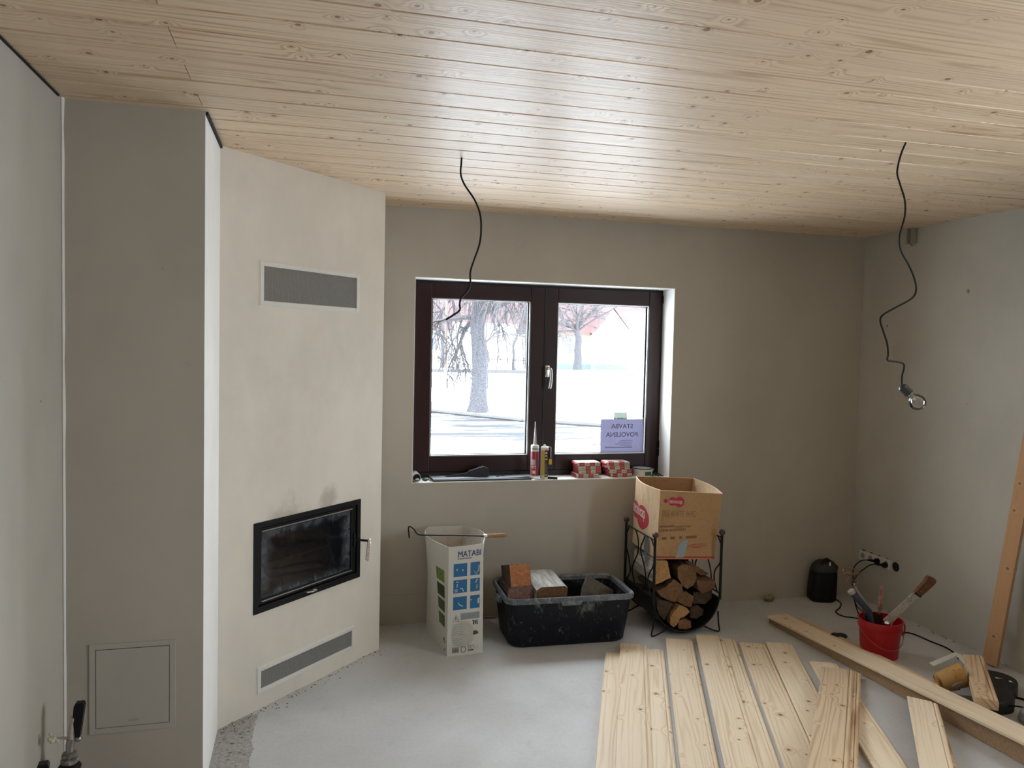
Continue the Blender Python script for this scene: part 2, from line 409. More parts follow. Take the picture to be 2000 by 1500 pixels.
# ceiling: tongue and groove boards, one continuous surface
PITCH = .1427
mb = MB(); k0 = int((YF-1.97)/PITCH)-1; k = k0; rs = random.Random(3)
while 1.97+k*PITCH < YB+.05:
    y0 = 1.97+k*PITCH; y1 = y0+PITCH; g = .0025; dz = .008
    joints = [XL-.3, XR+.3]
    if k % 2 == 0: joints.insert(1, -.36)
    else: joints.insert(1, 3.05 if k % 4 == 1 else 4.0)
    if joints[1] > joints[-1]: joints.pop(1)
    joints = [j for i, j in enumerate(joints) if i == 0 or j > joints[i-1]]
    tilt = rs.uniform(-.0009, .0009)
    for a, b in zip(joints[:-1], joints[1:]):
        off = rs.uniform(0, 60); vo = rs.randint(0, 90)*.73; rn = (rs.random()**2, rs.random())
        a2 = a+.0008; b2 = b-.0008
        def q(ya, za, yb, zb):
            mb.quad((a2, ya, za), (b2, ya, za), (b2, yb, zb), (a2, yb, zb), None,
                    [(off+a, vo+ya-y0), (off+b, vo+ya-y0), (off+b, vo+yb-y0), (off+a, vo+yb-y0)], rn)
        q(y0, H+dz, y0+g, H+tilt); q(y0+g, H+tilt, y1-g*2.2, H-tilt); q(y1-g*2.2, H-tilt, y1-g*1.2, H+dz); q(y1-g*1.2, H+dz, y1, H+dz)
    k += 1
me_ceil = mb
i = mb.verts([(XL-.3, YF-.3, H+.012), (XR+.3, YF-.3, H+.012), (XR+.3, YB+.42, H+.012), (XL-.3, YB+.42, H+.012)])
mb.m = 1; mb.face((i, i+1, i+2, i+3)); j = mb.verts([(XL-.3, YF-.3, H+.25), (XR+.3, YF-.3, H+.25), (XR+.3, YB+.42, H+.25), (XL-.3, YB+.42, H+.25)])
for a in range(4): mb.face((i+a, i+(a+1)%4, j+(a+1)%4, j+a))
mb.face((j, j+1, j+2, j+3))
mb.build('ceiling', [M['ceil'], M['void']], kind='structure')
# shadow gaps where the boards stop short of the plaster
mb = MB(); mb.box((XL, .5, H-.006), (XL+.006, YA-.04, H+.004)); mb.box((P1x, YA+.005, H-.012), (P1x+.009, P2.y, H+.004)); mb.build('trim_1', M['void'], kind='structure')
# plastered-in board at the foot of the back wall, and the cracked joint beside the right wall
mb = MB(); mb.box((P3.x, YB-.006, 0), (.86, YB, .178), bev=.002); mb.build('trim_2', M['wall'], kind='structure')
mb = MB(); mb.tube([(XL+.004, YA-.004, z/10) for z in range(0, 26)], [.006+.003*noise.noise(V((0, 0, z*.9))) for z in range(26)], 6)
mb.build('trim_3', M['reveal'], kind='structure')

# window reveal plaster (white), lining the opening
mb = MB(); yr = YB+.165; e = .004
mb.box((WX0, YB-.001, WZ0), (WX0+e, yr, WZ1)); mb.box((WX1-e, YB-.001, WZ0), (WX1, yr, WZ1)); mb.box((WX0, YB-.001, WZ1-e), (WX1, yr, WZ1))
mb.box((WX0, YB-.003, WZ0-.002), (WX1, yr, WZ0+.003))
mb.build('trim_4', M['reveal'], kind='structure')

# ------------------------------------------------------------------ window
YW = YB+.165
win = empty('window_1', ((WX0+WX1)/2, YW, WZ0)); win['kind'] = 'structure'
bpy.context.view_layer.update()
def under(o, p):
    o.parent = p; o.matrix_parent_inverse = Matrix.Translation(-V(p.location)) if p.type == 'EMPTY' and p.rotation_euler[2] == 0 else p.matrix_world.inverted()
    return o
def ring(mb, x0, x1, z0, z1, wl, wr, wb, wt, y0, y1, T=None, bev=0):
    mb.box((x0, y0, z0), (x0+wl, y1, z1), T, bev); mb.box((x1-wr, y0, z0), (x1, y1, z1), T, bev)
    mb.box((x0+wl, y0, z0), (x1-wr, y1, z0+wb), T, bev); mb.box((x0+wl, y0, z1-wt), (x1-wr, y1, z1), T, bev)
mb = MB(); ring(mb, WX0+.004, WX1-.004, WZ0+.006, WZ1-.006, .05, .05, .045, .045, YW+.012, YW+.085)
under(mb.build('window_frame', M['frame']), win)
mb = MB(); ring(mb, WX0+.003, WX1-.003, WZ0+.004, WZ1-.004, .028, .012, .03, .012, YW+.004, YW+.013)
under(mb.build('gasket', M['gasket']), win)
glass = glassy('window_glass'); gdirt = M['alu']
for sx0, sx1, gx0, gx1 in ((.650, 1.486, .748, 1.386), (1.4885, 2.298, 1.571, 2.209)):
    sash = MB(); ring(sash, sx0, sx1, .893, 2.078, gx0-sx0, sx1-gx1, .100, .098, YW, YW+.05, None, .004)
    so = under(sash.build('sash', M['frame']), win)
    b = MB(); ring(b, gx0-.001, gx1+.001, .992, 1.981, .006, .006, .006, .006, YW+.008, YW+.018)
    bo = b.build('glazing_bead', M['alu']); bo.parent = so; bo.matrix_parent_inverse = Matrix.Identity(4)
    b = MB(); ring(b, gx0, gx1, .993, 1.98, .012, .012, .008, .008, YW+.028, YW+.046)
    bo = b.build('spacer_bar', M['gasket']); bo.parent = so
    b = MB(); b.quad((gx0, YW+.026, .993), (gx1, YW+.026, .993), (gx1, YW+.026, 1.98), (gx0, YW+.026, 1.98))
    bo = b.build('glass_pane', glass); bo.parent = so
    for o in so.children: o.matrix_parent_inverse = Matrix.Identity(4)
mb = MB(); mb.box((1.480, YW-.004, .90), (1.4945, YW+.002, 2.075), None, .002)
under(mb.build('meeting_strip', M['gasket']), win)
# hinge covers on the right edge and a closer at the lower left
for x, z in ((2.300, .975), (2.300, 1.03), (.640, .955), (2.300, 2.0)):
    mb = MB(); mb.lathe([(.007, 0), (.007, .05)], 10, TR((x, YW-.006, z))); under(mb.build('hinge', M['blackp']), win)
h = MB(); h.box((1.488, YW-.012, 1.497), (1.520, YW, 1.575), None, .005)
ho = under(h.build('handle_plate', M['chrome'], smooth=True), win)
h = MB(); h.tube(smooth_curve([(1.504, YW-.01, 1.553), (1.504, YW-.045, 1.553), (1.512, YW-.058, 1.545), (1.516, YW-.058, 1.50), (1.513, YW-.055, 1.45), (1.508, YW-.054, 1.425)], 5), .0095, 10)
ho2 = h.build('handle', M['steel'], smooth=True); ho2.parent = ho; ho2.matrix_parent_inverse = Matrix.Identity(4)
# outside window board
mb = MB(); mb.box((WX0, YW+.085, WZ0-.005), (WX1, YB+.47, WZ0+.02)); under(mb.build('outer_ledge', M['alu']), win)

# building permit sheet hung against the pane, printed side out
paper = NT('lilac_backlit_paper')
n_ = paper.noise(paper.obj(), 14, 3); pc = paper.mix(n_, (.50, .51, .68), (.54, .55, .72))
tl = paper.node('ShaderNodeBsdfTranslucent'); paper.link(pc, tl.inputs[0]); df = paper.node('ShaderNodeBsdfDiffuse'); paper.link(pc, df.inputs[0])
mx = paper.node('ShaderNodeMixShader'); mx.inputs[0].default_value = .25; paper.link(df.outputs[0], mx.inputs[1]); paper.link(tl.outputs[0], mx.inputs[2]); paper.link(mx.outputs[0], paper.out.inputs[0])
permit = empty('paper_notice', (2.046, YW+.020, .994), 'lilac sheet with mirrored printed words taped at the bottom of the right pane', 'sign')
mb = MB(); mb.box((1.893, YW+.0185, .9935), (2.200, YW+.0191, 1.222)); under(mb.build('sheet', paper.m), permit)
mb = MB(); mb.box((1.888, YW+.0192, .9932), (2.204, YW+.0197, 1.2325)); under(mb.build('plastic_sleeve', glassy('clear_sleeve_plastic', (.96, .96, .97), .6)), permit)
mb = MB()
for i in range(11):
    mb.box((1.9+i*.0275, YW+.0178, 1.2245), (1.9+i*.0275+.014, YW+.0184, 1.2295))
under(mb.build('punched_edge', M['mesh']), permit)
mb = MB(); mb.box((1.984, YW+.0165, 1.222), (2.078, YW+.0170, 1.268)); tg = NT('grey_green_backlit_tape'); tn = tg.noise(tg.obj(), 20, 2); tl2 = tg.node('ShaderNodeBsdfTranslucent'); tg.link(tg.mix(tn, (.22, .235, .215), (.26, .275, .25)), tl2.inputs[0]); tg.link(tl2.outputs[0], tg.out.inputs[0]); under(mb.build('adhesive_tape', tg.m), permit)
ink = simple('grey_violet_ink', (.17, .17, .26), .7)
def ptext(s, size, x, z, al='CENTER'):
    T = Matrix(((-1, 0, 0, x), (0, 0, -1, YW+.0178), (0, 1, 0, z), (0, 0, 0, 1)))
    o = text(s, size, ink, T, None, 'lettering', .012, al); under(o, permit)
ptext('STAVBA', .044, 2.046, 1.160); ptext('POVOLENA', .044, 2.046, 1.104)
mb = MB()
for z, a, b in ((1.078, 2.035, 2.125), (1.066, 2.02, 2.12), (1.054, 2.0, 2.12), (1.044, 2.04, 2.12), (1.034, 1.925, 2.12), (1.029, 1.925, 2.12)):
    mb.box((a, YW+.0176, z), (b, YW+.0182, z+.0022))
under(mb.build('fine_print', ink), permit)

# ------------------------------------------------------------------ fireplace: insert, vents, access panels
TDi = TD
ins = empty('fireplace_insert', TD @ V(((FS0+FS1)/2, 0, FZ0)), 'black cast fireplace insert with sooty glass door set in the slanted wall', 'fireplace')
def par(o, p):   # parent keeping world geometry (parent is unrotated)
    o.parent = p; o.matrix_parent_inverse = Matrix.Translation(-V(p.location)) if p.type == 'EMPTY' else Matrix.Identity(4); return o
mb = MB(); ring(mb, FS0, FS1, FZ0, FZ1, .026, .026, .030, .026, -.006, .02, TD, .002); par(mb.build('outer_frame', M['black']), ins)
mb = MB(); ring(mb, FS0+.030, FS1-.030, FZ0+.034, FZ1-.030, .020, .034, .022, .022, .002, .03, TD, .003); dr = par(mb.build('door_frame', M['black']), ins)
mb = MB(); ring(mb, FS0+.02, FS1-.02, FZ0+.02, FZ1-.02, .02, .02, .02, .02, .016, .30, TD); par(mb.build('casing', M['void']), ins)
fb = marked('scorched_firebrick', (.085, .045, .026), (.17, .13, .10), .7, 4, .8, .5)
mb = MB(); a, b, c, d = FS0+.045, FS1-.045, FZ0+.05, FZ1-.045
mb.quad((a, .34, c), (b, .34, c), (b, .34, d), (a, .34, d), TD); mb.quad((a, .03, c), (b, .03, c), (b, .34, c), (a, .34, c), TD); mb.quad((a, .03, d), (b, .03, d), (b, .34, d), (a, .34, d), TD)
mb.quad((a, .03, c), (a, .34, c), (a, .34, d), (a, .03, d), TD); mb.quad((b, .03, c), (b, .34, c), (b, .34, d), (b, .03, d), TD)
mb.box((a+.02, .16, c+.10), (b-.02, .34, c+.112), TD)
par(mb.build('firebox', fb), ins)
t = NT('sooty_stove_glass'); tr = t.node('ShaderNodeBsdfTransparent'); tr.inputs[0].default_value = (.55, .45, .40, 1); gl = t.node('ShaderNodeBsdfGlossy'); gl.inputs[1].default_value = .03
df = t.node('ShaderNodeBsdfDiffuse'); m1 = t.node('ShaderNodeMixShader'); m2 = t.node('ShaderNodeMixShader'); fr = t.node('ShaderNodeFresnel'); fr.inputs[0].default_value = 1.5
s = t.sep(t.obj()); u = t.math('SUBTRACT', t.math('ADD', t.math('MULTIPLY', s[0], .7), t.math('MULTIPLY', s[1], .7142)), -.358*.7+3.515*.7142)
du = t.math('ABSOLUTE', t.math('DIVIDE', t.math('SUBTRACT', u, .55), .31)); dz = t.math('ABSOLUTE', t.math('DIVIDE', t.math('SUBTRACT', s[2], .657), .155))
edge = t.math('MAXIMUM', du, dz); n1 = t.noise(t.obj(), 13, 5, .7, dist=1.2); edge = t.math('ADD', edge, t.math('MULTIPLY', t.math('SUBTRACT', n1, .5), .5))
msk = t.math('MULTIPLY', t.rng(edge, .72, 1.0, 0, .85), t.rng(n1, .3, .62, .25, 1)); df.inputs[0].default_value = (.10, .12, .14, 1)
t.link(t.math('ADD', msk, .07), m1.inputs[0]); t.link(tr.outputs[0], m1.inputs[1]); t.link(df.outputs[0], m1.inputs[2])
t.link(t.math('MULTIPLY', fr.outputs[0], .8), m2.inputs[0]); t.link(m1.outputs[0], m2.inputs[1]); t.link(gl.outputs[0], m2.inputs[2]); t.link(m2.outputs[0], t.out.inputs[0])
mb = MB(); mb.quad((FS0+.049, .012, FZ0+.054), (FS1-.062, .012, FZ0+.054), (FS1-.062, .012, FZ1-.05), (FS0+.049, .012, FZ1-.05), TD)
par(mb.build('door_glass', t.m), ins)
mb = MB()
for z in (FZ1-.048, FZ0+.046):
    mb = MB(); mb.box((FS0+.05, -.002, z), (FS1-.06, .006, z+.006), TD, .002); par(mb.build('door_trim', M['steel']), ins)
mb = MB(); mb.tube([TD @ V(p) for p in ((FS1-.045, .0, .655), (FS1-.03, -.03, .655), (FS1-.004, -.062, .650))], .0065, 8); mb.tube([TD @ V((FS1-.045, -.003, .62)), TD @ V((FS1-.045, -.003, .69))], .006, 8)
hb = par(mb.build('door_handle', M['blackp'], smooth=True), ins)
mb = MB(); c0 = TD @ V((FS1-.002, -.066, .652)); c1 = TD @ V((FS1-.020, -.070, .552)); pts = []; ax = (c1-c0); L_ = ax.length; ax.normalize(); e1 = ax.orthogonal().normalized(); e2 = ax.cross(e1)
for i in range(16*10+1):
    a = i/10*2*math.pi; pts.append(c0+ax*(L_*i/160)+(e1*math.cos(a)+e2*math.sin(a))*.0085)
mb.tube(pts, .0028, 5); mb.tube([c0, c1], .004, 6); mb.ball(c0, .010); mb.ball(c1, .007)
par(mb.build('spring_grip', M['chrome'], smooth=True), ins)
mb = MB(); mb.prism([(.512, -.004), (.566, -.010), (.572, -.03), (.545, -.032), (.515, -.016)], .468, .474, TD); mb.lathe([(.011, 0), (.011, .006)], 12, TD @ TR((.556, -.022, .474)))
par(mb.build('air_lever', M['chrome']), ins)

def grille(s0, s1, z0, z1, bw, label, pitch):
    g = empty('vent_grille', TD @ V(((s0+s1)/2, 0, z0)), label, 'vent', None)
    mb = MB(); ring(mb, s0, s1, z0, z1, bw, bw, bw, bw, -.007, .0, TD, .002); ring(mb, s0-.004, s1+.004, z0-.004, z1+.004, .006, .006, .006, .006, -.002, .001, TD)
    par(mb.build('frame', M['whitemetal']), g)
    a, b, c, d = s0+bw, s1-bw, z0+bw, z1-bw
    mb = MB(); mb.quad((a, -.0008, c), (b, -.0008, c), (b, -.0008, d), (a, -.0008, d), TD); par(mb.build('backing', M['void']), g)
    mb = MB(); hw = .0008; slope = .62
    def strip(x0, z0_, x1, z1_, y):
        dx, dz = x1-x0, z1_-z0_; l = math.hypot(dx, dz); nx, nz = -dz/l*hw, dx/l*hw
        mb.quad((x0-nx, y, z0_-nz), (x1-nx, y, z1_-nz), (x1+nx, y, z1_+nz), (x0+nx, y, z0_+nz), TD)
    hgt = d-c; run = hgt/slope; x = a-run
    while x < b:
        for sgn in (1, -1):
            x0, x1 = x, x+run; za, zb = (c, d) if sgn > 0 else (d, c)
            xa, xb = max(x0, a), min(x1, b)
            if xb-xa > .001: strip(xa, za+(zb-za)*(xa-x0)/run, xb, za+(zb-za)*(xb-x0)/run, -.003 if sgn > 0 else -.0034)
        x += pitch
    par(mb.build('wire_mesh', M['mesh']), g)
grille(.216, .880, 1.847, 2.044, .021, 'white framed mesh vent high on the slanted fireplace wall', .0075)
grille(.218, .875, .076, .195, .019, 'long low white framed mesh vent under the fireplace near the floor', .0075)

ap = empty('access_panel', (-.594, YA, .266), 'square flush access hatch low on the column wall', 'hatch')
mb = MB(); ring(mb, -.738, -.452, .266, .593, .020, .020, .020, .020, YA-.004, YA+.001, None, .001); par(mb.build('frame', M['wall2']), ap)
mb = MB(); mb.box((-.716, YA-.0045, .288), (-.474, YA+.001, .571), None, .001); par(mb.build('panel', M['wall2']), ap)
mb = MB(); ring(mb, -.718, -.472, .286, .573, .003, .003, .003, .003, YA-.0012, YA+.001); par(mb.build('shadow_gap', M['void']), ap)
mb = MB(); mb.box((-.608, YA-.007, .307), (-.578, YA-.004, .311), None, .0012); par(mb.build('latch', M['chrome']), ap)

# ------------------------------------------------------------------ hanging cables
cA = [(.642, 2.51), (.642, 2.48), (.641, 2.431), (.66, 2.385), (.702, 2.326), (.726, 2.266), (.732, 2.204), (.726, 2.131), (.704, 2.062), (.69, 2.01), (.692, 1.965), (.684, 1.931), (.653, 1.893), (.646, 1.867), (.645, 1.841), (.62, 1.821), (.583, 1.797)]
dA = lambda i: 3.376+.012*math.sin(i*.7)-.0
e = empty('ceiling_cable', (.642, 3.376, H), 'black cable hanging from the ceiling in front of the window, bare wires at its end', 'cable', None)
mb = MB(); mb.tube(smooth_curve([(x, dA(i), z) for i, (x, z) in enumerate(cA)], 4), .0042, 8); par(mb.build('sheath', M['cable'], smooth=True), e)
wm = [simple('bare_copper_strands', (.42, .34, .28), .4, .6), simple('grey_core_insulation', (.30, .30, .31), .5)]
for j, (dx, dz, m_) in enumerate(((0, 0, 1), (-.012, -.012, 0), (.004, -.016, 1), (-.016, .004, 0))):
    mb = MB(); mb.tube(smooth_curve([(.585, dA(16), 1.798), (.565, dA(16)+.002*j, 1.792), (.549+dx*.4, dA(16)+.003*j, 1.785+dz*.5), (.542+dx, dA(16)+.004*j-.006, 1.779+dz)], 3), .0022, 6)
    par(mb.build('wire', wm[m_], smooth=True), e)
cB = [(2.209, 2.51), (2.205, 2.49), (2.189, 2.446), (2.173, 2.383), (2.181, 2.337), (2.201, 2.277), (2.206, 2.215), (2.194, 2.144), (2.208, 2.09), (2.248, 2.037), (2.273, 1.984), (2.276, 1.936), (2.251, 1.904), (2.187, 1.87), (2.137, 1.841), (2.129, 1.817), (2.147, 1.775), (2.162, 1.728), (2.161, 1.688), (2.155, 1.666), (2.189, 1.661), (2.236, 1.654), (2.247, 1.634), (2.241, 1.603), (2.237, 1.565)]
e = empty('pendant_bulb', (2.209, 2.543, H), 'bare clear bulb in a black holder on a kinked black ceiling cable', 'lamp')
mb = MB(); mb.tube(smooth_curve([(x, 2.543+.01*math.sin(i*.9), z) for i, (x, z) in enumerate(cB)], 4), .0036, 8); par(mb.build('cable', M['cable'], smooth=True), e)
bd = V((.62, -.35, -.72)).normalized(); bo_ = V((2.236, 2.548, 1.567)); TB = FR(bo_, bd.orthogonal(), bd.cross(bd.orthogonal()))
if (TB.to_3x3() @ V((0, 0, 1))).dot(bd) < 0: TB = FR(bo_, bd.orthogonal(), -bd.cross(bd.orthogonal()))
mb = MB(); mb.lathe([(.004, -.004), (.012, 0), (.017, .006), (.0175, .034), (.019, .036), (.019, .042), (.0165, .042)], 20, TB); ho = par(mb.build('lamp_holder', simple('grey_black_bakelite', (.05, .05, .055), .35), smooth=True), e)
mb = MB(); mb.lathe([(.0125, .038), (.013, .05), (.016, .056), (.026, .066), (.0315, .082), (.031, .094), (.024, .108), (.012, .116), (.001, .1175)], 24, TB, cap0=False)
par(mb.build('glass_bulb', glassy('bulb_glass', (.90, .91, .90), 3.0), smooth=True), e)
mb = MB(); mb.lathe([(.0125, .040), (.0125, .056)], 16, TB); mb.lathe([(.005, .056), (.004, .074), (.002, .076)], 10, TB)
for sg in (-1, 1): mb.tube([TB @ V((sg*.002, 0, .074)), TB @ V((sg*.012, 0, .088))], .0006, 4)
mb.tube([TB @ V((.012*math.cos(a_/6*math.pi), .004*math.sin(a_/6*math.pi), .088)) for a_ in range(7)], .0005, 4)
par(mb.build('filament_stem', M['chrome']), e)
# bracket high on the right wall
mb = MB(); yb = 4.205; mb.box((XR-.008, yb-.022, 2.455), (XR, yb+.022, 2.498), None, .002); mb.box((XR-.045, yb-.022, 2.40), (XR-.004, yb-.016, 2.498)); mb.box((XR-.045, yb+.016, 2.40), (XR-.004, yb+.022, 2.498))
mb.tube([(XR-.02, yb-.018, 2.405), (XR-.02, yb, 2.385), (XR-.02, yb+.018, 2.405)], .006, 6)
mb.build('wall_bracket', marked('stained_galvanised_steel', (.36, .34, .31), (.15, .12, .10), .6, 20), label='small U shaped metal bracket under the ceiling on the right wall', cat='bracket')
for y, z, w_, nm in ((3.766, 2.071, .008, 1), (4.414, 1.882, .006, 0)):
    mb = MB(); mb.box((XR-.004, y-w_, z-w_*1.4), (XR+.0, y+w_, z+w_*1.4), None, .001); mb.build('wall_plug', marked('old_plug', (.26, .23, .18), (.10, .09, .07), .6, 60), label='upper grey wall plug on the right wall' if nm else 'lower faint wall plug left of the bulb on the right wall', cat='wall plug')

# ------------------------------------------------------------------ sockets, plugs and cords
so = empty('socket_strip', (XR, 4.432, .268), 'row of four white wall sockets with two black plugs pushed in', 'socket')
for k in range(4):
    y0 = 4.582-.075*k; T_ = Matrix(((0, -1, 0, XR), (-1, 0, 0, y0), (0, 0, 1, .268), (0, 0, 0, 1)))
    T_ = Matrix(((0, 0, -1, XR), (-1, 0, 0, y0), (0, 1, 0, .266+.0012*k), (0, 0, 0, 1)))    # local x -> -y, local y -> z, local z -> -x (out of the wall)
    mb = MB(); mb.box((.001, 0, 0), (.074, .068, .008), T_, .002); pl_ = par(mb.build('socket', M['whitep']), so)
    mb = MB(); mb.lathe([(.0205, .0082), (.0205, .0088), (.0185, .0088), (.0185, .0084)], 24, T_ @ TR((.0375, .034, 0)), cap0=False)
    mb.box((.033, .050, .0083), (.042, .054, .0092), T_); o_ = mb.build('socket_well', simple('socket_well_shade', (.30, .29, .26), .5)); o_.parent = pl_; o_.matrix_parent_inverse = I4
    if k < 2:
        mb = MB(); mb.box((.0285, .031, .0083), (.0315, .0345, .0093), T_); mb.box((.0435, .031, .0083), (.0465, .0345, .0093), T_); o_ = mb.build('pin_holes', M['void']); o_.parent = pl_; o_.matrix_parent_inverse = I4
mb = MB()
for k in range(4): mb.lathe([(.028, -.001), (.030, .0005)], 20, Matrix(((0, 0, -1, XR), (-1, 0, 0, 4.5445-.075*k), (0, 1, 0, .312), (0, 0, 0, 1))))
par(mb.build('back_box', M['void']), so)
e = empty('junction_box', (XR, 4.239, .306), 'open round black wall box right of the white sockets', 'socket box')
mb = MB(); TJ = Matrix(((0, 0, -1, XR), (-1, 0, 0, 4.239), (0, 1, 0, .306), (0, 0, 0, 1)))
mb.lathe([(.037, -.0), (.037, .0015), (.031, .0015), (.030, .0008)], 28, TJ, cap0=False, cap1=False); par(mb.build('rim', M['wall2'], smooth=True), e)
mb = MB(); mb.lathe([(.0305, .0003), (.0305, .0022), (.027, .0018), (.027, .0012)], 28, TJ); par(mb.build('cup', M['void']), e)
def plug(y0, z0, path, lab):
    e = empty('power_plug', (XR, y0, z0), lab, 'plug')
    T_ = Matrix(((0, 0, -1, XR), (-1, 0, 0, y0), (0, 1, 0, z0), (0, 0, 0, 1)))
    mb = MB(); mb.lathe([(.018, .008), (.0185, .022), (.016, .032), (.009, .036)], 20, T_)
    mb.tube([(XR-.03, y0, z0), (XR-.042, y0+.03, z0-.003), (XR-.05, y0+.055, z0-.006)], [.010, .008, .005], 10); par(mb.build('plug_body', M['blackp'], smooth=True), e)
    mb = MB(); mb.tube(smooth_curve([(XR-.05, y0+.055, z0-.006)]+path, 5), .0036, 8); par(mb.build('cord', M['cable'], smooth=True), e)
plug(4.394, .303, [(3.66, 4.475, .285), (3.63, 4.50, .23), (3.61, 4.475, .15), (3.55, 4.38, .05), (3.48, 4.25, .006), (3.43, 4.17, .004)], 'left black plug in the third socket, cord arching to the left')
plug(4.319, .296, [(3.66, 4.40, .27), (3.60, 4.43, .20), (3.56, 4.42, .12), (3.53, 4.33, .03), (3.53, 4.20, .005), (3.50, 4.05, .004)], 'right black plug in the fourth socket beside the round box')

def cord(pts, r, label, name='electric_cable', cat='cord', mat=None):
    mb = MB(); mb.tube(smooth_curve(pts, 6), r, 7); return mb.build(name, mat or M['cable'], smooth=True, label=label, cat=cat)
cord([(3.47, 4.60, .02), (3.53, 4.56, .006), (3.515, 4.47, .004), (3.44, 4.385, .004), (3.365, 4.324, .004), (3.355, 4.24, .004), (3.42, 4.18, .004), (3.43, 4.05, .004), (3.38, 3.93, .004)], .004, 'black cord wriggling over the floor from the dark appliance to behind the red bucket')
cord([(3.30, 3.86, .004), (3.42, 3.88, .004), (3.557, 3.919-.02, .004), (3.583, 3.745, .004), (3.595, 3.64, .004), (3.56, 3.53, .004), (3.50, 3.47, .02)], .0045, 'black cord along the foot of the right wall running to the tool pouch')
cord([(3.40, 3.06, .005), (3.45, 2.98, .005), (3.50, 2.88, .005), (3.56, 2.74, .005), (3.6, 2.5, .005)], .0055, 'thick black cord leaving the black saw case towards the lower right edge')
cord([(3.12, 2.92, .02), (3.17, 2.93, .035), (3.22, 2.90, .04), (3.26, 2.84, .055), (3.3, 2.74, .04), (3.38, 2.6, .005)], .004, 'thin black cord looped over the grey metal tool')
mb = MB(); mb.tube([(x/20, YB-.012, .010+.004*math.sin(x)) for x in range(19, 24)], .007, 8); mb.build('floor_pipe', simple('beige_conduit', (.42, .34, .27), .6), smooth=True, label='short beige conduit on the floor against the back wall behind the tub', cat='pipe')

# ------------------------------------------------------------------ outside: snowy verge, road, trees, houses
def gz(y):
    P_ = [(5, -.65), (29, -.6), (37, -.2), (45, .2), (51, .31), (62, -.1), (75, .4), (140, 1.5)]
    for (a, za), (b, zb) in zip(P_[:-1], P_[1:]):
        if y <= b: return za+(zb-za)*(y-a)/(b-a)
    return 1.5
t = NT('patchy_snow'); o_ = t.obj(); n1 = t.noise(t.scale(o_, (.6, 1.6, 1)), 1.1, 6, .8, dist=.6)
yy = t.sep(o_)[1]
thaw = t.math('MAXIMUM', t.math('MULTIPLY', t.rng(yy, 23, 26.5), t.rng(yy, 27.5, 26.8)), t.math('MULTIPLY', t.rng(yy, 44.5, 46), t.rng(yy, 60, 55)))
thr = t.math('SUBTRACT', .66, t.math('MULTIPLY', thaw, .16))
f_ = t.rng(t.math('SUBTRACT', n1, thr), 0, .04)
t.base(t.mix(f_, (.80, .82, .85), (.035, .045, .022)), .8, 0, .1); SNOW = t.m
mb = MB(); xs = [-60+5*i for i in range(33)]; ys = [5.15]+[8+3*i for i in range(44)]
b0 = mb.verts([(x, y, gz(y)+.06*noise.noise(V((x*.3, y*.3, 0)))*(y > 29)) for y in ys for x in xs]); n_ = len(xs)
for j in range(len(ys)-1):
    for i in range(n_-1): mb.face((b0+j*n_+i, b0+j*n_+i+1, b0+(j+1)*n_+i+1, b0+(j+1)*n_+i))
mb.build('snow_field', SNOW, smooth=True, kind='structure')
t = NT('wet_asphalt'); o_ = t.obj(); n1 = t.noise(t.scale(o_, (.25, 1.6, 1)), 1.1, 5, .7, dist=.5)
t.base(t.mix(t.rng(n1, .45, .62), (.028, .030, .034), (.40, .42, .44)), .7, 0, .05)
mb = MB(); mb.quad((-30, 25.0+13, gz(38)+.3), (-30, 30, -.5), (-30, 31, -.5), (-30, 39, -.2)) if False else None
rf = [(-20, 44), (3.8, 27.0), (4.12, 26.6), (6.5, 23.1), (9.9, 20.3), (30, 12)]; rn_ = [(-20, 27), (2.0, 20.3), (2.8, 19.7), (5.3, 18.6), (7.8, 17.0), (22, 9)]
a0 = mb.verts([(x, y, gz(y)+.012) for x, y in rf]); a1 = mb.verts([(x, y, gz(y)+.012) for x, y in rn_])
for i in range(5): mb.face((a0+i, a0+i+1, a1+i+1, a1+i))
mb.build('road', t.m, kind='structure')
mb = MB()
for (x0, y0), (x1, y1) in zip(rf[:-1], rf[1:]):
    mb.tube([(x0, y0+.12, gz(y0)+.06), (x1, y1+.12, gz(y1)+.06)], .07, 5)
mb.build('kerb', simple('kerb_stone', (.045, .045, .045), .8), kind='structure')

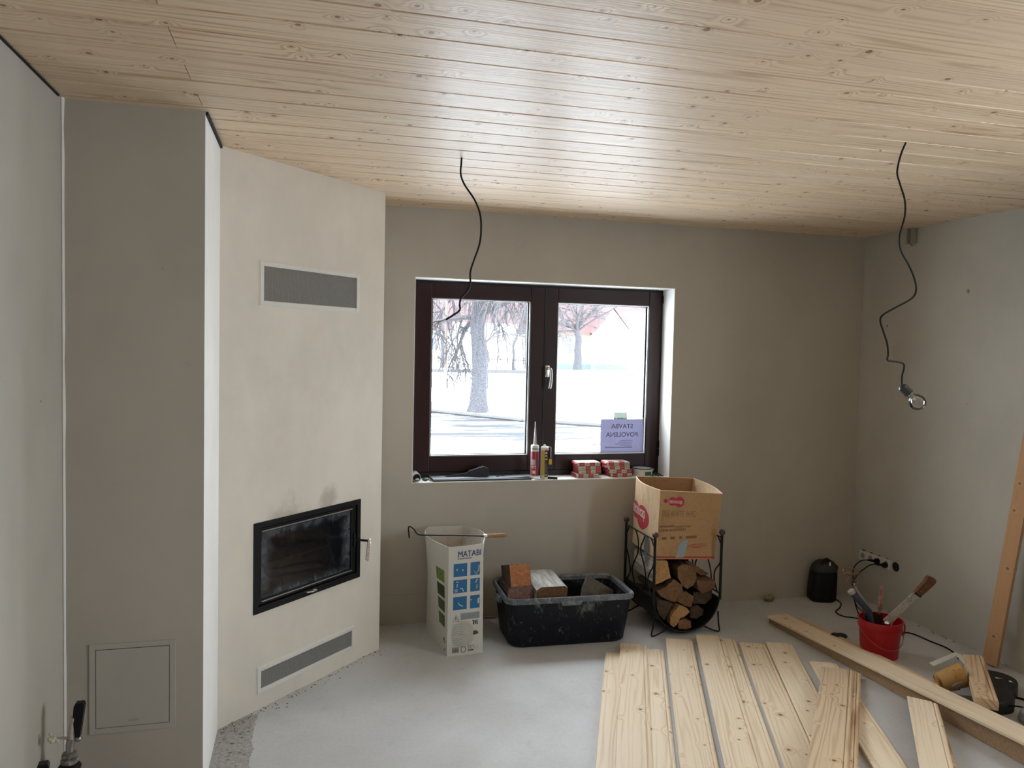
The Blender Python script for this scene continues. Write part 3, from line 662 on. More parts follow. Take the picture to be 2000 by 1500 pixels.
BARK = bark('grey_tree_bark', (.030, .030, .034), (.085, .084, .090)); TWIG = simple('twig_bark', (.048, .044, .046), .9, 0, .2)
def bare_tree(x, y, trunk, r0, fork, seed, label, droop=.0, nmain=9, blen=3.2, lump=0, sub=7, group=None, th=0, low=None):
    rs = random.Random(seed); e = empty('bare_tree', (x, y, gz(y)), label, 'tree', group)
    z0 = gz(y)-.1; top = z0+trunk
    mb = MB(); n = 14; pts = []; rr = []
    for i in range(n+1):
        f = i/n; pts.append((x+.18*noise.noise(V((f*2.5, seed, 0)))*f*2, y, z0+trunk*f))
        fl = 1+.55*math.exp(-f*trunk/.35)
        rr.append(r0*fl*(1-.25*f)*(1+lump*noise.noise(V((f*9, seed, 3)))))
    i0 = len(mb.v); mb.tube(pts, rr, 14)
    for k in range(i0, len(mb.v)):
        p = V(mb.v[k]); c = V((x, y, p.z)); d = (p-c); mb.v[k] = tuple(c+d*(1+lump*.7*noise.noise(p*4)))
    par(mb.build('trunk', BARK, smooth=60), e)
    mb = MB()
    def branch(p, d, L, r, lv):
        n_ = 5; pts = [p]; q = p.copy(); dd = d.copy()
        for i in range(n_):
            dd = (dd+V((rs.uniform(-.22, .22), rs.uniform(-.22, .22), rs.uniform(-.12, .16)-droop*(lv+.5)*.35))).normalized()
            q = q+dd*(L/n_); pts.append(q.copy())
        mb.tube(pts, [r*(1-.75*i/n_) for i in range(n_+1)], 4 if lv else 6, cap=False)
        if lv < 2:
            for k in range(sub):
                i = rs.randint(1, n_); a = rs.uniform(0, 6.28)
                nd = (dd*.55+V((math.cos(a), math.sin(a)*.6, rs.uniform(-.4, .8)-droop*.7))).normalized()
                branch(pts[i], nd, L*rs.uniform(.42, .68), r*.42, lv+1)
    lo = low if low is not None else fork
    for k in range(nmain):
        a = 6.283*k/nmain+rs.uniform(-.4, .4); f = rs.uniform(lo, 1) if k % 2 else 1
        p = V(pts[int(f*n)]); d = V((math.cos(a)*rs.uniform(.5, 1), math.sin(a)*.6, rs.uniform(.25, 1.2)-droop)).normalized()
        branch(p, d, blen*rs.uniform(.7, 1.2), r0*rs.uniform(.28, .42), 0)
    par(mb.build('branches', TWIG), e)
bare_tree(5.876, 26.9, 5.4, .285, .5, 4, 'thick knobbly bare tree standing at the road edge seen through the left pane', .55, 14, 3.0, .22, 8, low=.48)
bare_tree(17.744, 50, 2.9, .27, .9, 11, 'bare pollarded tree in front of the yellow house in the right pane', .12, 12, 4.4, .05, 6, low=.93)
bare_tree(8.2, 36, 2.3, .10, .5, 21, 'slim bare tree behind the thick trunk, by the iron fence', .3, 9, 2.0, .05, 6, low=.4)
bare_tree(9.2, 54, 3.2, .14, .5, 23, 'bare tree beyond the fence at the left edge of the left pane', .2, 9, 2.6, .05, 6, low=.4)
bare_tree(15.3, 54, 3.4, .15, .5, 29, 'bare tree beyond the fence at the right edge of the left pane', .2, 10, 3.0, .05, 6, low=.4)
bare_tree(26.6, 56, 3.6, .22, .5, 37, 'bare tree in front of the right corner of the white gable', .2, 12, 2.6, .05, 7, low=.2)
bare_tree(12.6, 47.5, 2.3, .09, .5, 41, 'small bare tree close behind the iron fence', .4, 8, 1.7, .05, 6, low=.3)
# fence
e = empty('iron_fence', (9.5, 45, gz(45)), 'low fence of thin upright bars across the snow behind the thick tree', 'fence')
mb = MB()
for i in range(0, 44): mb.box((6.2+i*.162, 44.98, gz(45)+.02), (6.2+i*.162+.036, 45, gz(45)+.95))
o_ = par(mb.build('bar', M['iron']), e); o_['kind'] = 'stuff'
for z in (.12, .75):
    mb = MB(); mb.box((6.1, 44.97, gz(45)+z), (13.3, 45.01, gz(45)+z+.04)); par(mb.build('rail', M['iron']), e)
mb = MB(); mb.box((5.5, 44.9, gz(45)-.2), (13.6, 45.3, gz(45)+.16)); par(mb.build('footing', simple('grey_stone_footing', (.05, .05, .05), .9)), e)
# poles, posts and the sign
mb = MB(); mb.tube([(4.86, 27.9, gz(28)-.1), (4.86, 27.9, 6.5)], .05, 10); mb.tube([(4.86, 27.9, gz(28)-.1), (4.86, 27.9, gz(28)+.5)], .065, 10); mb.build('street_pole', simple('rusty_pole', (.15, .11, .09), .7), smooth=True, label='slim brown street pole by the road near the left edge of the left pane', cat='pole')
mb = MB(); mb.box((4.88, 27.1, gz(27)-.05), (5.02, 27.2, gz(27)+.82), None, .01); mb.build('marker_post', simple('pale_marker', (.42, .42, .42), .7), label='short pale post right beside the slim brown pole outside', cat='post')
mb = MB(); mb.box((4.15, 28.0, gz(28)-.05), (4.77, 28.3, gz(28)+.28)); mb.build('stone_kerb_block', bark('rough_stone', (.14, .12, .12), (.22, .20, .20)), label='low rough stone block left of the slim pole', cat='stone')
e = empty('notice_post', (4.03, 26, gz(26)), 'small framed board on a thin post at the far left edge of the left pane', 'sign')
mb = MB(); mb.tube([(4.03, 26, gz(26)), (4.03, 26, .35)], .025, 8); par(mb.build('post', M['steel']), e)
mb = MB(); mb.box((3.94, 25.98, .30), (4.14, 26.02, .60), None, .01); bb = par(mb.build('board', simple('weathered_board', (.22, .22, .22), .8)), e)
e = empty('road_sign', (15.77, 40, gz(40)), 'triangular road sign seen from behind on the snow bank', 'sign')
mb = MB(); mb.prism([(15.53, -.385), (16.01, -.385), (15.77, -.86)], -40.02, -40, Matrix(((1, 0, 0, 0), (0, 0, -1, 0), (0, 1, 0, 0), (0, 0, 0, 1))))
par(mb.build('sign_plate', simple('green_grey_sign_back', (.10, .24, .23), .6)), e)
mb = MB(); mb.tube([(15.77, 39.97, -1.2), (15.77, 39.97, -.40)], .03, 8); par(mb.build('sign_pole', M['alu']), e)
# houses
WHT = simple('white_render', (.70, .70, .68), .9); YEL = simple('yellow_render', (.20, .185, .12), .9); TIL = marked('red_roof_tile', (.085, .043, .042), (.065, .036, .036), .6, 6, .85, .5); PLN = simple('blue_grey_plinth', (.07, .10, .13), .9); DRK = simple('dark_house_pane', (.06, .06, .09), .3)
e = empty('house', (25, 62, -.1), 'white gabled house with a yellow wing and red tiled roof in the right pane', 'house')
TG = Matrix(((1, 0, 0, 0), (0, 0, -1, 0), (0, 1, 0, 0), (0, 0, 0, 1)))
mb = MB(); mb.prism([(23.5, -.3), (26.52, -.3), (26.52, 3.45), (25.05, 5.15), (23.5, 3.2)], -72, -62, TG); par(mb.build('gable_wing', WHT), e)
mb = MB(); mb.box((19.3, 63, -.3), (23.5, 70, 3.0)); par(mb.build('side_wing', YEL), e)
mb = MB(); mb.quad((26.7, 61.8, 3.3), (26.7, 72, 3.3), (25.05, 72, 5.25), (25.05, 61.8, 5.25)); mb.quad((23.3, 61.8, 3.1), (23.3, 72, 3.1), (25.05, 72, 5.25), (25.05, 61.8, 5.25)); par(mb.build('gable_roof', TIL), e)
mb = MB(); mb.quad((19.0, 62.7, 2.95), (24.2, 62.7, 2.95), (24.9, 67, 7.2), (19.0, 67, 7.2)); mb.quad((19.0, 71, 2.95), (24.2, 71, 2.95), (24.9, 67, 7.2), (19.0, 67, 7.2)); par(mb.build('wing_roof', TIL), e)
mb = MB(); mb.box((19.3, 62.9, -.3), (23.5, 63, .42)); mb.box((23.45, 61.95, -.3), (26.56, 62.02, .48)); par(mb.build('plinth', PLN), e)
for x, z, w_, h_ in ((21.4, 1.35, 1.0, 1.35),):
    mb = MB(); mb.box((x-w_/2, 62.95, z), (x+w_/2, 63, z+h_)); ww = par(mb.build('window', DRK), e)
    mb = MB(); mb.box((x-.04, 62.93, z), (x+.04, 62.96, z+h_)); mb.box((x-w_/2, 62.93, z+.85), (x+w_/2, 62.96, z+.93)); o_ = mb.build('window_bar', WHT); o_.parent = ww; o_.matrix_parent_inverse = I4
mb = MB(); mb.box((25.5, 61.95, 1.75), (25.8, 62, 2.2)); par(mb.build('window', DRK), e)
mb = MB(); mb.box((24.35, 61.9, .45), (24.95, 62, 2.1)); par(mb.build('door', simple('weathered_door', (.20, .17, .16), .8)), e)
e = empty('house', (10, 78, .3), 'pale distant house at the left edge of the left pane', 'house')
mb = MB(); mb.box((5, 78, 0), (14, 86, 3.4)); par(mb.build('wall', WHT), e)
mb = MB(); mb.quad((4.6, 77.6, 3.3), (14.4, 77.6, 3.3), (14.4, 82, 7), (4.6, 82, 7)); par(mb.build('roof', TIL), e)
mb = MB(); mb.box((12.1, 77.95, 1.3), (12.7, 78, 2.5)); par(mb.build('window', DRK), e)
e = empty('house', (21, 85, .4), 'distant house with a red roof showing above the branches of the left pane', 'house')
mb = MB(); mb.box((15, 85, 0), (24, 92, 4.5)); par(mb.build('wall', WHT), e)
mb = MB(); mb.quad((14.6, 84.6, 4.4), (24.4, 84.6, 4.4), (24.4, 89, 9), (14.6, 89, 9)); par(mb.build('roof', TIL), e)
e = empty('house', (36, 82, .4), 'grey red building behind the white gable at the right edge', 'house')
mb = MB(); mb.box((30.5, 82, 0), (44, 90, 5.2)); par(mb.build('wall', simple('dull_red_render', (.26, .19, .19), .9)), e)
mb = MB(); mb.quad((30, 81.6, 5.1), (44, 81.6, 5.1), (44, 86, 9), (30, 86, 9)); par(mb.build('roof', TIL), e)

# ------------------------------------------------------------------ boards on the floor
def board(name, FL, FR_, NL, T, label, mat, group=None, cat='board', seed=0, L=None, tongue=True, W=None, parts=True):
    """FL, FR_: far left and far right corners of the upper face, NL: a point of the left edge nearer by"""
    FL, FR_, NL = V(FL), V(FR_), V(NL); ex = (FL-NL).normalized(); w_ = FR_-FL; W = W or (w_-ex*w_.dot(ex)).length
    ey = (w_-ex*w_.dot(ex)).normalized(); up = ey.cross(ex); L = L or (FL-NL).length
    if up.z < 0: up = -up
    org = FL-ex*L; sk = w_.dot(ex)
    rs = random.Random(seed); off = rs.uniform(0, 50); vo = rs.randint(0, 60)*.79; rn = (rs.random()**2*.8, rs.random())
    P_ = [(0, -T), (0, -.002), (.0025, 0), (W-.022, 0), (W-.019, -.0065), (W-.017, -.0065), (W-.015, -.003), (W-.006, -.003), (W-.004, -.007), (W, -.007), (W, -T)] if tongue else [(0, -T), (0, -.002), (.002, 0), (W-.002, 0), (W, -.002), (W, -T)]
    mb = MB(); n = len(P_); ns = 14; rows = []
    for k in range(ns+1):
        a = L*k/ns; row = []
        for (v, z) in P_:
            aa = a+(sk*v/W if k == ns else 0)
            row.append(org+ex*aa+ey*v+up*z)
        rows.append((a, mb.verts(row)))
    for (a, A), (b, B) in zip(rows[:-1], rows[1:]):
        for j in range(n):
            j2 = (j+1) % n; v0 = P_[j][0]; v1 = P_[j2][0] if j2 else 0
            if j == n-1: v0, v1 = P_[j][0], 0
            z0, z1 = P_[j][1], P_[j2][1]
            mb.face((A+j, A+j2, B+j2, B+j), [(off+a, vo+v0+z0), (off+a, vo+v1+z1), (off+b, vo+v1+z1), (off+b, vo+v0+z0)], rn)
    mb.face([rows[0][1]+j for j in range(n)][::-1], [(off, vo+p[0]+p[1]) for p in P_][::-1], rn)
    mb.face([rows[-1][1]+j for j in range(n)], [(off+L, vo+p[0]+p[1]) for p in P_], rn)
    o = mb.build(name, mat); tag(o, label, cat, group); return o
T1 = .0135
d = V((-.434, -1.0, 0)).normalized()
def fb_(x0, y0, x1, y1, z, Lm, label, seed, mat=None, dd=None):
    FL = V((x0, y0, z)); return board('cladding_board', FL, V((x1, y1, z)), FL+(dd or d)*Lm, T1, label, mat or M['board'], 'spruce cladding boards laid out side by side on the floor', seed=seed)
fb_(1.61, 3.958, 1.745, 3.915, .0145, 1.75, 'leftmost floor board, half covered by its neighbour', 1)
fb_(1.822, 3.972, 1.950, 3.934, .0140, 1.72, 'third floor board from the left, tucked under the edge of the second', 3)
fb_(1.731, 4.038, 1.868, 3.984, .0290, 1.80, 'second floor board from the left, lying on top of the first', 2)
fb_(2.028, 4.076, 2.172, 4.020, .0200, 1.85, 'single floor board between two grey gaps, in front of the log rack', 4)
fb_(2.290, 4.050, 2.432, 3.994, .0140, 1.85, 'narrow looking board partly hidden under the farthest reaching board', 6)
fb_(2.218, 4.070, 2.362, 4.020, .0290, 1.85, 'floor board reaching farthest back, right of the single board', 5)
fb_(2.430, 3.946, 2.567, 3.893, .0150, 1.85, 'pale board left of the last flat one, its dark gap at the left', 7)
fb_(2.581, 3.914, 2.718, 3.860, .0165, 1.85, 'last wide board on the right of the laid out row', 8)
fb_(2.661, 3.620, 2.793, 3.566, .0150, 1.75, 'board lying under the strongly grained stack, with one big dark knot', 9, dd=V((-.417, -1, 0)).normalized())
# short strongly grained stack across them
fl_ = V((2.630, 3.466, .047)); dd = V((-.656, -.800, .028)).normalized()
board('cladding_board', fl_+V((.040, .0, -.0145)), fl_+V((.180, -.070, -.0145)), fl_+V((.040, .0, -.0145))+dd*1.6, T1, 'lower board of the grained pair, peeping out on the right', M['board2'], 'short strongly grained boards', seed=12)
board('cladding_board', fl_, fl_+V((.140, -.062, 0)), fl_+dd*1.6, T1, 'upper board of the short grained pair with wide dark growth rings', M['board2'], 'short strongly grained boards', seed=11)
# propped offcut pair by the long pile
a_ = V((2.786, 3.048, .064)); b_ = V((2.838, 2.918, .084)); c_ = V((2.372, 2.512, .052))
board('cladding_board', a_+V((.012, .006, -.0150)), b_+V((.012, .006, -.0150)), c_+V((.022, .0, -.0150)), T1, 'lower board of the pair leaning on the long pile, darker edge', M['board2'], 'boards propped against the long pile', seed=15, L=1.1)
board('cladding_board', a_, b_, c_, T1, 'upper board leaning on the side of the long pile near the lower right', M['board'], 'boards propped against the long pile', seed=18, L=1.1)
# long pile
t = NT('rough_sawn_edges'); uvn = t.node('ShaderNodeUVMap', uv_map='UVMap').outputs[0]; s_ = t.sep(uvn)
sw = t.noise(t.comb(t.math('MULTIPLY', s_[0], 210), t.math('MULTIPLY', s_[1], 40)), 1, 3, .8); st_ = t.noise(t.comb(t.math('MULTIPLY', s_[0], 2.5), t.math('MULTIPLY', s_[1], 260)), 1, 2)
x = t.mix(t.rng(sw, .35, .65), (.33, .215, .125), (.50, .36, .23)); x = t.mix(t.rng(st_, .5, .7, 0, .45), x, (.26, .16, .09))
fade = t.rng(t.noise(t.comb(t.math('MULTIPLY', s_[0], 1.2), 0), 1, 2), .35, .6); x = t.mix(t.math('MULTIPLY', fade, .5), x, (.30, .19, .11))
t.base(x, .85, 0, .15); t.bump(sw, .5, .002)
X0, Y0, X1, Y1 = 2.812, 4.235, 2.900, 2.30
mb = MB(); Ln = math.hypot(X1-X0, Y1-Y0); ww = .088
def pv(s_a, w_, z): f = s_a; return (X0+(X1-X0)*f+w_, Y0+(Y1-Y0)*f, z)
ht = lambda f: .031+.0615*f
for k in range(12):
    f0, f1 = k/12, (k+1)/12
    for (w0, z0f, w1, z1f, v0, v1) in ((0, 0, 0, 1, 0, .09), (0, 1, ww, 1, .09, .23), (ww, 1, ww, 0, .23, .32), (ww, 0, 0, 0, .32, .45)):
        mb.quad(pv(f0, w0, ht(f0)*z0f+.002), pv(f0, w1, ht(f0)*z1f+.002), pv(f1, w1, ht(f1)*z1f+.002), pv(f1, w0, ht(f1)*z0f+.002), None,
                [(f0*Ln, v0*1), (f0*Ln, v1), (f1*Ln, v1), (f1*Ln, v0)], (0, 0))
for f in (0, 1): mb.quad(pv(f, 0, .002), pv(f, ww, .002), pv(f, ww, ht(f)), pv(f, 0, ht(f)), None, [(0, 0), (.1, 0), (.1, .02), (0, .02)], (0, 0))
mb.build('board_bundle', t.m, label='brown rough sawn bundle carrying the long planed board', cat='board')
e_ = V((X1-X0, Y1-Y0, 0)).normalized()
A = V((2.792, 4.225, .050)); B = V((2.880, 2.30, .111)); zn = (B-A).normalized()
board('cladding_board', V((2.914, 4.215, .033)), V((3.040, 4.203, .028)), V((2.914, 4.215, .033))+V((.066, -1.10, .018)), T1, 'darker long board lying low behind the planed one of the pile', M['board2'], 'long boards of the diagonal pile', seed=22, L=1.10)
board('cladding_board', A, A+V((.142, .012, 0)), B, T1, 'long planed board on top of the diagonal pile at the right', M['board'], 'long boards of the diagonal pile', seed=25, tongue=False)
for o in (S.objects[-1:] if False else []): pass

# leaning square post at the right wall
def beam(name, p0, p1, wx, wy, mat, label, cat, seed=3, xdir=(1, 0, 0)):
    p0, p1 = V(p0), V(p1); ez = (p1-p0).normalized(); ex = V(xdir); ex = (ex-ez*ex.dot(ez)).normalized(); ey = ez.cross(ex); L = (p1-p0).length
    mb = MB(); cs = [(-wx/2, -wy/2), (wx/2, -wy/2), (wx/2, wy/2), (-wx/2, wy/2)]; vv = [0, wx, wx+wy, 2*wx+wy, 2*(wx+wy)]; off = seed*3.7
    A = mb.verts([p0+ex*a+ey*b for a, b in cs]); B = mb.verts([p1+ex*a+ey*b for a, b in cs])
    for j in range(4): mb.face((A+j, A+(j+1) % 4, B+(j+1) % 4, B+j), [(off, off+vv[j]), (off, off+vv[j+1]), (off+L, off+vv[j+1]), (off+L, off+vv[j])], (.2, .3))
    mb.face((A+3, A+2, A+1, A), [(off, off), (off+.05, off), (off+.05, off+.05), (off, off+.05)], (.2, .3)); mb.face((B, B+1, B+2, B+3), [(off, off), (off+.05, off), (off+.05, off+.05), (off, off+.05)], (.2, .3))
    return mb.build(name, mat, label=label, cat=cat)
beam('wooden_post', (3.640, 3.392, .012), (3.700, 3.225, 1.56), .036, .072, M['pole'], 'brown planed wooden post leaning against the right wall', 'post', 5, (.93, .37, 0))

# ------------------------------------------------------------------ MATABI carton with poker
m_card = simple('white_printed_carton', (.56, .55, .50), .6, 0, .05, 12); m_cardin = marked('white_carton_inside', (.52, .50, .46), (.36, .33, .29), .5, 7, .8, .55)
bx = empty('open_carton', (.85, 4.34, 0), 'tall open white carton with blue picture panels standing left of the tub', 'box')
BZ = .588
bf0, bf1, bb1, bb0 = V((.752, 4.108, 0)), V((.954, 4.124, 0)), V((.912, 4.565, 0)), V((.703, 4.548, 0))
tf0, tf1, tb1, tb0 = V((.757, 4.140, BZ)), V((.957, 4.176, BZ+.004)), V((.935, 4.645, BZ)), V((.722, 4.630, BZ+.004))
def boxpt(side, u, v, off=0):
    """side 0 front, 1 right, 2 back, 3 left (u from the back to the front); v height 0..1"""
    c = ((bf0, bf1, tf0, tf1), (bf1, bb1, tf1, tb1), (bb1, bb0, tb1, tb0), (bb0, bf0, tb0, tf0))[side]
    p = (c[0].lerp(c[1], u)).lerp(c[2].lerp(c[3], u), v)
    q = (c[1]-c[0]).normalized(); nrm = V((q.y, -q.x, 0))
    bul = {0: .004, 1: .075, 2: .0, 3: .062}[side]*(max(0, v)**1.6)*math.sin(math.pi*max(0, min(1, u))**(.8 if side == 3 else 1.2))
    return p+nrm*(bul+off)
def strip_grid(mb, side, u0, u1, v0, v1, nu, nv, off=0, back=False):
    ids = [[mb.verts([boxpt(side, u0+(u1-u0)*i/nu, v0+(v1-v0)*j/nv, off)]) for i in range(nu+1)] for j in range(nv+1)]
    for j in range(nv):
        for i in range(nu): mb.face((ids[j][i], ids[j][i+1], ids[j+1][i+1], ids[j+1][i]))
mb = MB()
for sd in range(4): strip_grid(mb, sd, 0, 1, 0, 1, 12, 12)
i = mb.verts([bf0, bf1, bb1, bb0]); mb.face((i, i+1, i+2, i+3)); par(mb.build('carton_wall', m_card, smooth=50), bx)
mb = MB()
for sd in range(4): strip_grid(mb, sd, 0, 1, .02, 1.0, 12, 12, -.004)
par(mb.build('inner_lining', m_cardin, smooth=50), bx)
mb = MB()
for sd in range(4): mb.tube([boxpt(sd, k/12, 1.0, -.002) for k in range(13)], .0028, 6)
par(mb.build('rim_edge', m_cardin), bx)
zf = .47
mb = MB(); mb.quad(bf0.lerp(tf0, .8)+V((.008, .03, 0)), bf1.lerp(tf1, .8)+V((-.008, .02, 0)), bb1.lerp(tb1, .80)+V((-.008, -.008, 0)), bb0.lerp(tb0, .76)+V((.008, -.008, 0)))
par(mb.build('brown_flap', M['card']), bx)
blu = simple('blue_panel_ink', (.006, .12, .28), .55, 0, .08); gry = simple('grey_panel_ink', (.22, .27, .29), .6); navy = simple('navy_logo_ink', (.012, .05, .16), .5); blk = simple('black_ink', (.04, .04, .045), .6); ltg = simple('pale_grey_ink', (.36, .35, .31), .6); brn = simple('dark_brown_ink', (.09, .045, .03), .6); whp = simple('white_print', (.62, .63, .62), .6)
SC = (300.0, 650.0, 335.0, 1462.0)          # front face frame in the measuring sketch
def fu(px, py):   # sketch position -> (u, v) on the front face
    v = 1-(py-330)/(1435-330); l = 300-12*(1-v)*.6; r = 660+18*(1-v); return (px-l)/(r-l), v
def patch(side, u0, u1, v0, v1, mat, name, off=.0008, tw=None):
    mb = MB(); strip_grid(mb, side, u0, u1, v0, v1, 4, 4, off); return par(mb.build(name, mat), bx)
cols = ((.145, .53), (.625, .90)); rows = ((.725, .845), (.575, .695), (.42, .54))
for ri, (v0, v1) in enumerate(rows):
    for ci, (u0, u1) in enumerate(cols):
        pz = patch(0, u0, u1, v0, v1, blu, 'blue_picture')
        mb = MB(); k = (ri, ci)
        def fp(u, v, off=.0014): return boxpt(0, u0+(u1-u0)*u, v0+(v1-v0)*v, off)
        shapes = {(0, 0): [[(.2, .6), (.28, .6), (.24, .45)], [(.62, .55), (.7, .5), (.66, .4)]], (0, 1): [[(.4, .3), (.6, .08), (.85, .35), (.9, .75)]], (1, 0): [[(.2, .85), (.35, .85)], [(.5, .35), (.62, .35), (.75, .1)], [(.08, .25), (.3, .25)], [(.08, .12), (.3, .12)], [(.28, .7), (.25, .45)]], (1, 1): [[(.55, .65), (.65, .85), (.78, .93)], [(.65, .2), (.7, .5)]], (2, 0): [[(.35, .55), (.45, .38), (.7, .25)]], (2, 1): [[(.84, .35), (.84, .62), (.9, .75)], [(.08, .65), (.12, .7)]]}[k]
        for sh in shapes: mb.tube([fp(*q_) for q_ in sh], .0026 if k not in ((2, 1),) else .005, 4)
        o_ = mb.build('pictogram', whp); o_.parent = pz; o_.matrix_parent_inverse = I4
patch(0, .36, .90, .325, .385, gry, 'instruction_strip')
mb = MB()
for uu in (.45, .6, .73, .85): mb.tube([boxpt(0, uu-.03, .34, .0014), boxpt(0, uu, .365, .0014), boxpt(0, uu+.03, .35, .0014)], .002, 4)
par(mb.build('pictogram', ltg), bx)
mb = MB(); tri = [boxpt(0, .14, .315, .001), boxpt(0, .32, .315, .001), boxpt(0, .23, .372, .001)]; mb.tube(tri, .0014, 4, closed=True); mb.tube([boxpt(0, .23, .352, .001), boxpt(0, .23, .328, .001)], .0022, 4); par(mb.build('warning_triangle', blk), bx)
mb = MB(); cc = [boxpt(0, .43+.33*math.cos(a/20*6.283), .19+.125*math.sin(a/20*6.283), .0007) for a in range(20)]; i = mb.verts(cc); mb.face(range(i, i+20)); par(mb.build('grey_disc', simple('beige_disc_ink', (.45, .43, .37), .6)), bx)
mb = MB()
for k in range(13):
    v = .285-.0165*k-(0 if k < 7 else .012)
    if v > .07: mb.quad(boxpt(0, .12, v, .0012), boxpt(0, .50-.03*(k % 3), v, .0012), boxpt(0, .50-.03*(k % 3), v+.0035, .0012), boxpt(0, .12, v+.0035, .0012))
par(mb.build('small_print', gry), bx)
mb = MB()
for k in range(9): mb.quad(boxpt(0, .14+.021*k, .028, .0012), boxpt(0, .15+.021*k, .028, .0012), boxpt(0, .15+.021*k, .072, .0012), boxpt(0, .14+.021*k, .072, .0012))
par(mb.build('barcode', blk), bx)
mb = MB(); mb.tube([boxpt(0, .45+.065*math.cos(a/16*6.283), .05+.026*math.sin(a/16*6.283), .001) for a in range(16)], .0012, 4, closed=True); par(mb.build('round_mark', blk), bx)
mb = MB(); mb.tube([boxpt(0, .59, .035, .001), boxpt(0, .73, .037, .001), boxpt(0, .73, .082, .001), boxpt(0, .59, .080, .001)], .001, 4, closed=True); mb.tube([boxpt(0, .63, .045, .001), boxpt(0, .69, .046, .001), boxpt(0, .66, .07, .001)], .001, 4, closed=True); mb.quad(boxpt(0, .59, .033, .001), boxpt(0, .73, .035, .001), boxpt(0, .73, .044, .001), boxpt(0, .59, .042, .001)); par(mb.build('seal_mark', blk), bx)
mb = MB()
for k in range(4): mb.quad(boxpt(0, .75, .045+.01*k, .001), boxpt(0, .87, .047+.01*k, .001), boxpt(0, .87, .0485+.01*k, .001), boxpt(0, .75, .0465+.01*k, .001))
par(mb.build('small_print', gry), bx)
mb = MB(); mb.quad(boxpt(0, .72, .175, .001), boxpt(0, .82, .178, .001), boxpt(0, .82, .215, .001), boxpt(0, .72, .212, .001)); mb.quad(boxpt(0, .82, .182, .001), boxpt(0, .87, .182, .001), boxpt(0, .86, .205, .001), boxpt(0, .82, .207, .001)); par(mb.build('van_mark', brn), bx)
mb = MB()
for k in range(3): mb.tube([boxpt(0, .72+.06*k, .27, .001), boxpt(0, .74+.04*k, .30, .001), boxpt(0, .70+.07*k, .31, .001)], .003, 4)
par(mb.build('figure_mark', blk), bx)
def boxT(side, u, v, off):
    p = boxpt(side, u, v, off); px = boxpt(side, u+.02, v, off); pz = boxpt(side, u, v+.02, off); return FR(p, px-p, pz-p)
text_on('MATABI', .046, navy, lambda x, y: boxpt(0, .25+x/.203, .905+y/BZ, .0014), bx, .0, .86)
text_on('MATABI', .046, navy, lambda x, y: boxpt(0, .2565+x/.203, .9035+y/BZ, .0013), bx, .0, .86)
o_ = text('PULVERIZADOR DE MANO', .0095, blk, boxT(0, .25, .884, .0016), None, 'lettering', .01, 'LEFT', .72); par(o_, bx)
grn = [marked('leaf_photo', (.16, .24, .035), (.03, .07, .12), .9, 22, .6, .52), marked('dark_machine_photo', (.035, .045, .02), (.10, .12, .08), .8, 22, .6, .55), marked('field_photo', (.04, .055, .02), (.14, .17, .09), .9, 20, .6, .5, (1, 6, 1)), marked('plant_photo', (.10, .16, .035), (.03, .045, .02), .9, 24, .6, .5)]
for k, (v0, v1) in enumerate(((.655, .77), (.51, .625), (.38, .485), (.24, .35))):
    patch(3, .67, .90, v0, v1, grn[k], 'side_photo', .0012)
mb = MB()
for k, (u, v) in enumerate(((.86, .13), (.84, .11), (.88, .10), (.88, .03))): mb.quad(boxpt(3, u, v, .001), boxpt(3, u+.035, v, .001), boxpt(3, u+.035, v+.016, .001), boxpt(3, u, v+.016, .001))
par(mb.build('side_mark', blk), bx)
text_on('ABI', .050, navy, lambda x, y: boxpt(3, .05+x/.49, .845+y/BZ, .0016), bx, .0)

pk = empty('fire_poker', (.86, 4.36, .598), 'black fire poker with turned wooden handle lying across the white carton', 'poker')
zp = BZ+.010
P_ = lambda x, z, y=4.36: (x, y, z)
mb = MB(); mb.tube(smooth_curve([P_(.575, .588, 4.40), P_(.572, .615, 4.40), P_(.570, .648, 4.40), P_(.580, .652, 4.40), P_(.600, .638, 4.39), P_(.625, zp+.012, 4.38), P_(.70, zp+.010), P_(.85, zp+.003), P_(1.0, zp-.002, 4.34)], 5), .0042, 8)
par(mb.build('rod', M['iron'], smooth=True), pk)
TP = FR((.995, 4.34, zp-.002), (0, 0, 1), (0, 1, 0)); TP = Matrix(((0, 0, 1, .995), (0, 1, 0, 4.34), (-1, 0, 0, zp-.002), (0, 0, 0, 1)))
mb = MB(); mb.lathe([(.0095, 0), (.0105, .003), (.0105, .018), (.0095, .020)], 16, TP); par(mb.build('ferrule', M['chrome'], smooth=True), pk)
mb = MB(); mb.lathe([(.010, .019), (.0125, .03), (.011, .05), (.013, .085), (.0135, .105), (.0115, .118), (.013, .126), (.009, .134)], 18, TP); par(mb.build('handle', M['hwood'], smooth=True), pk)

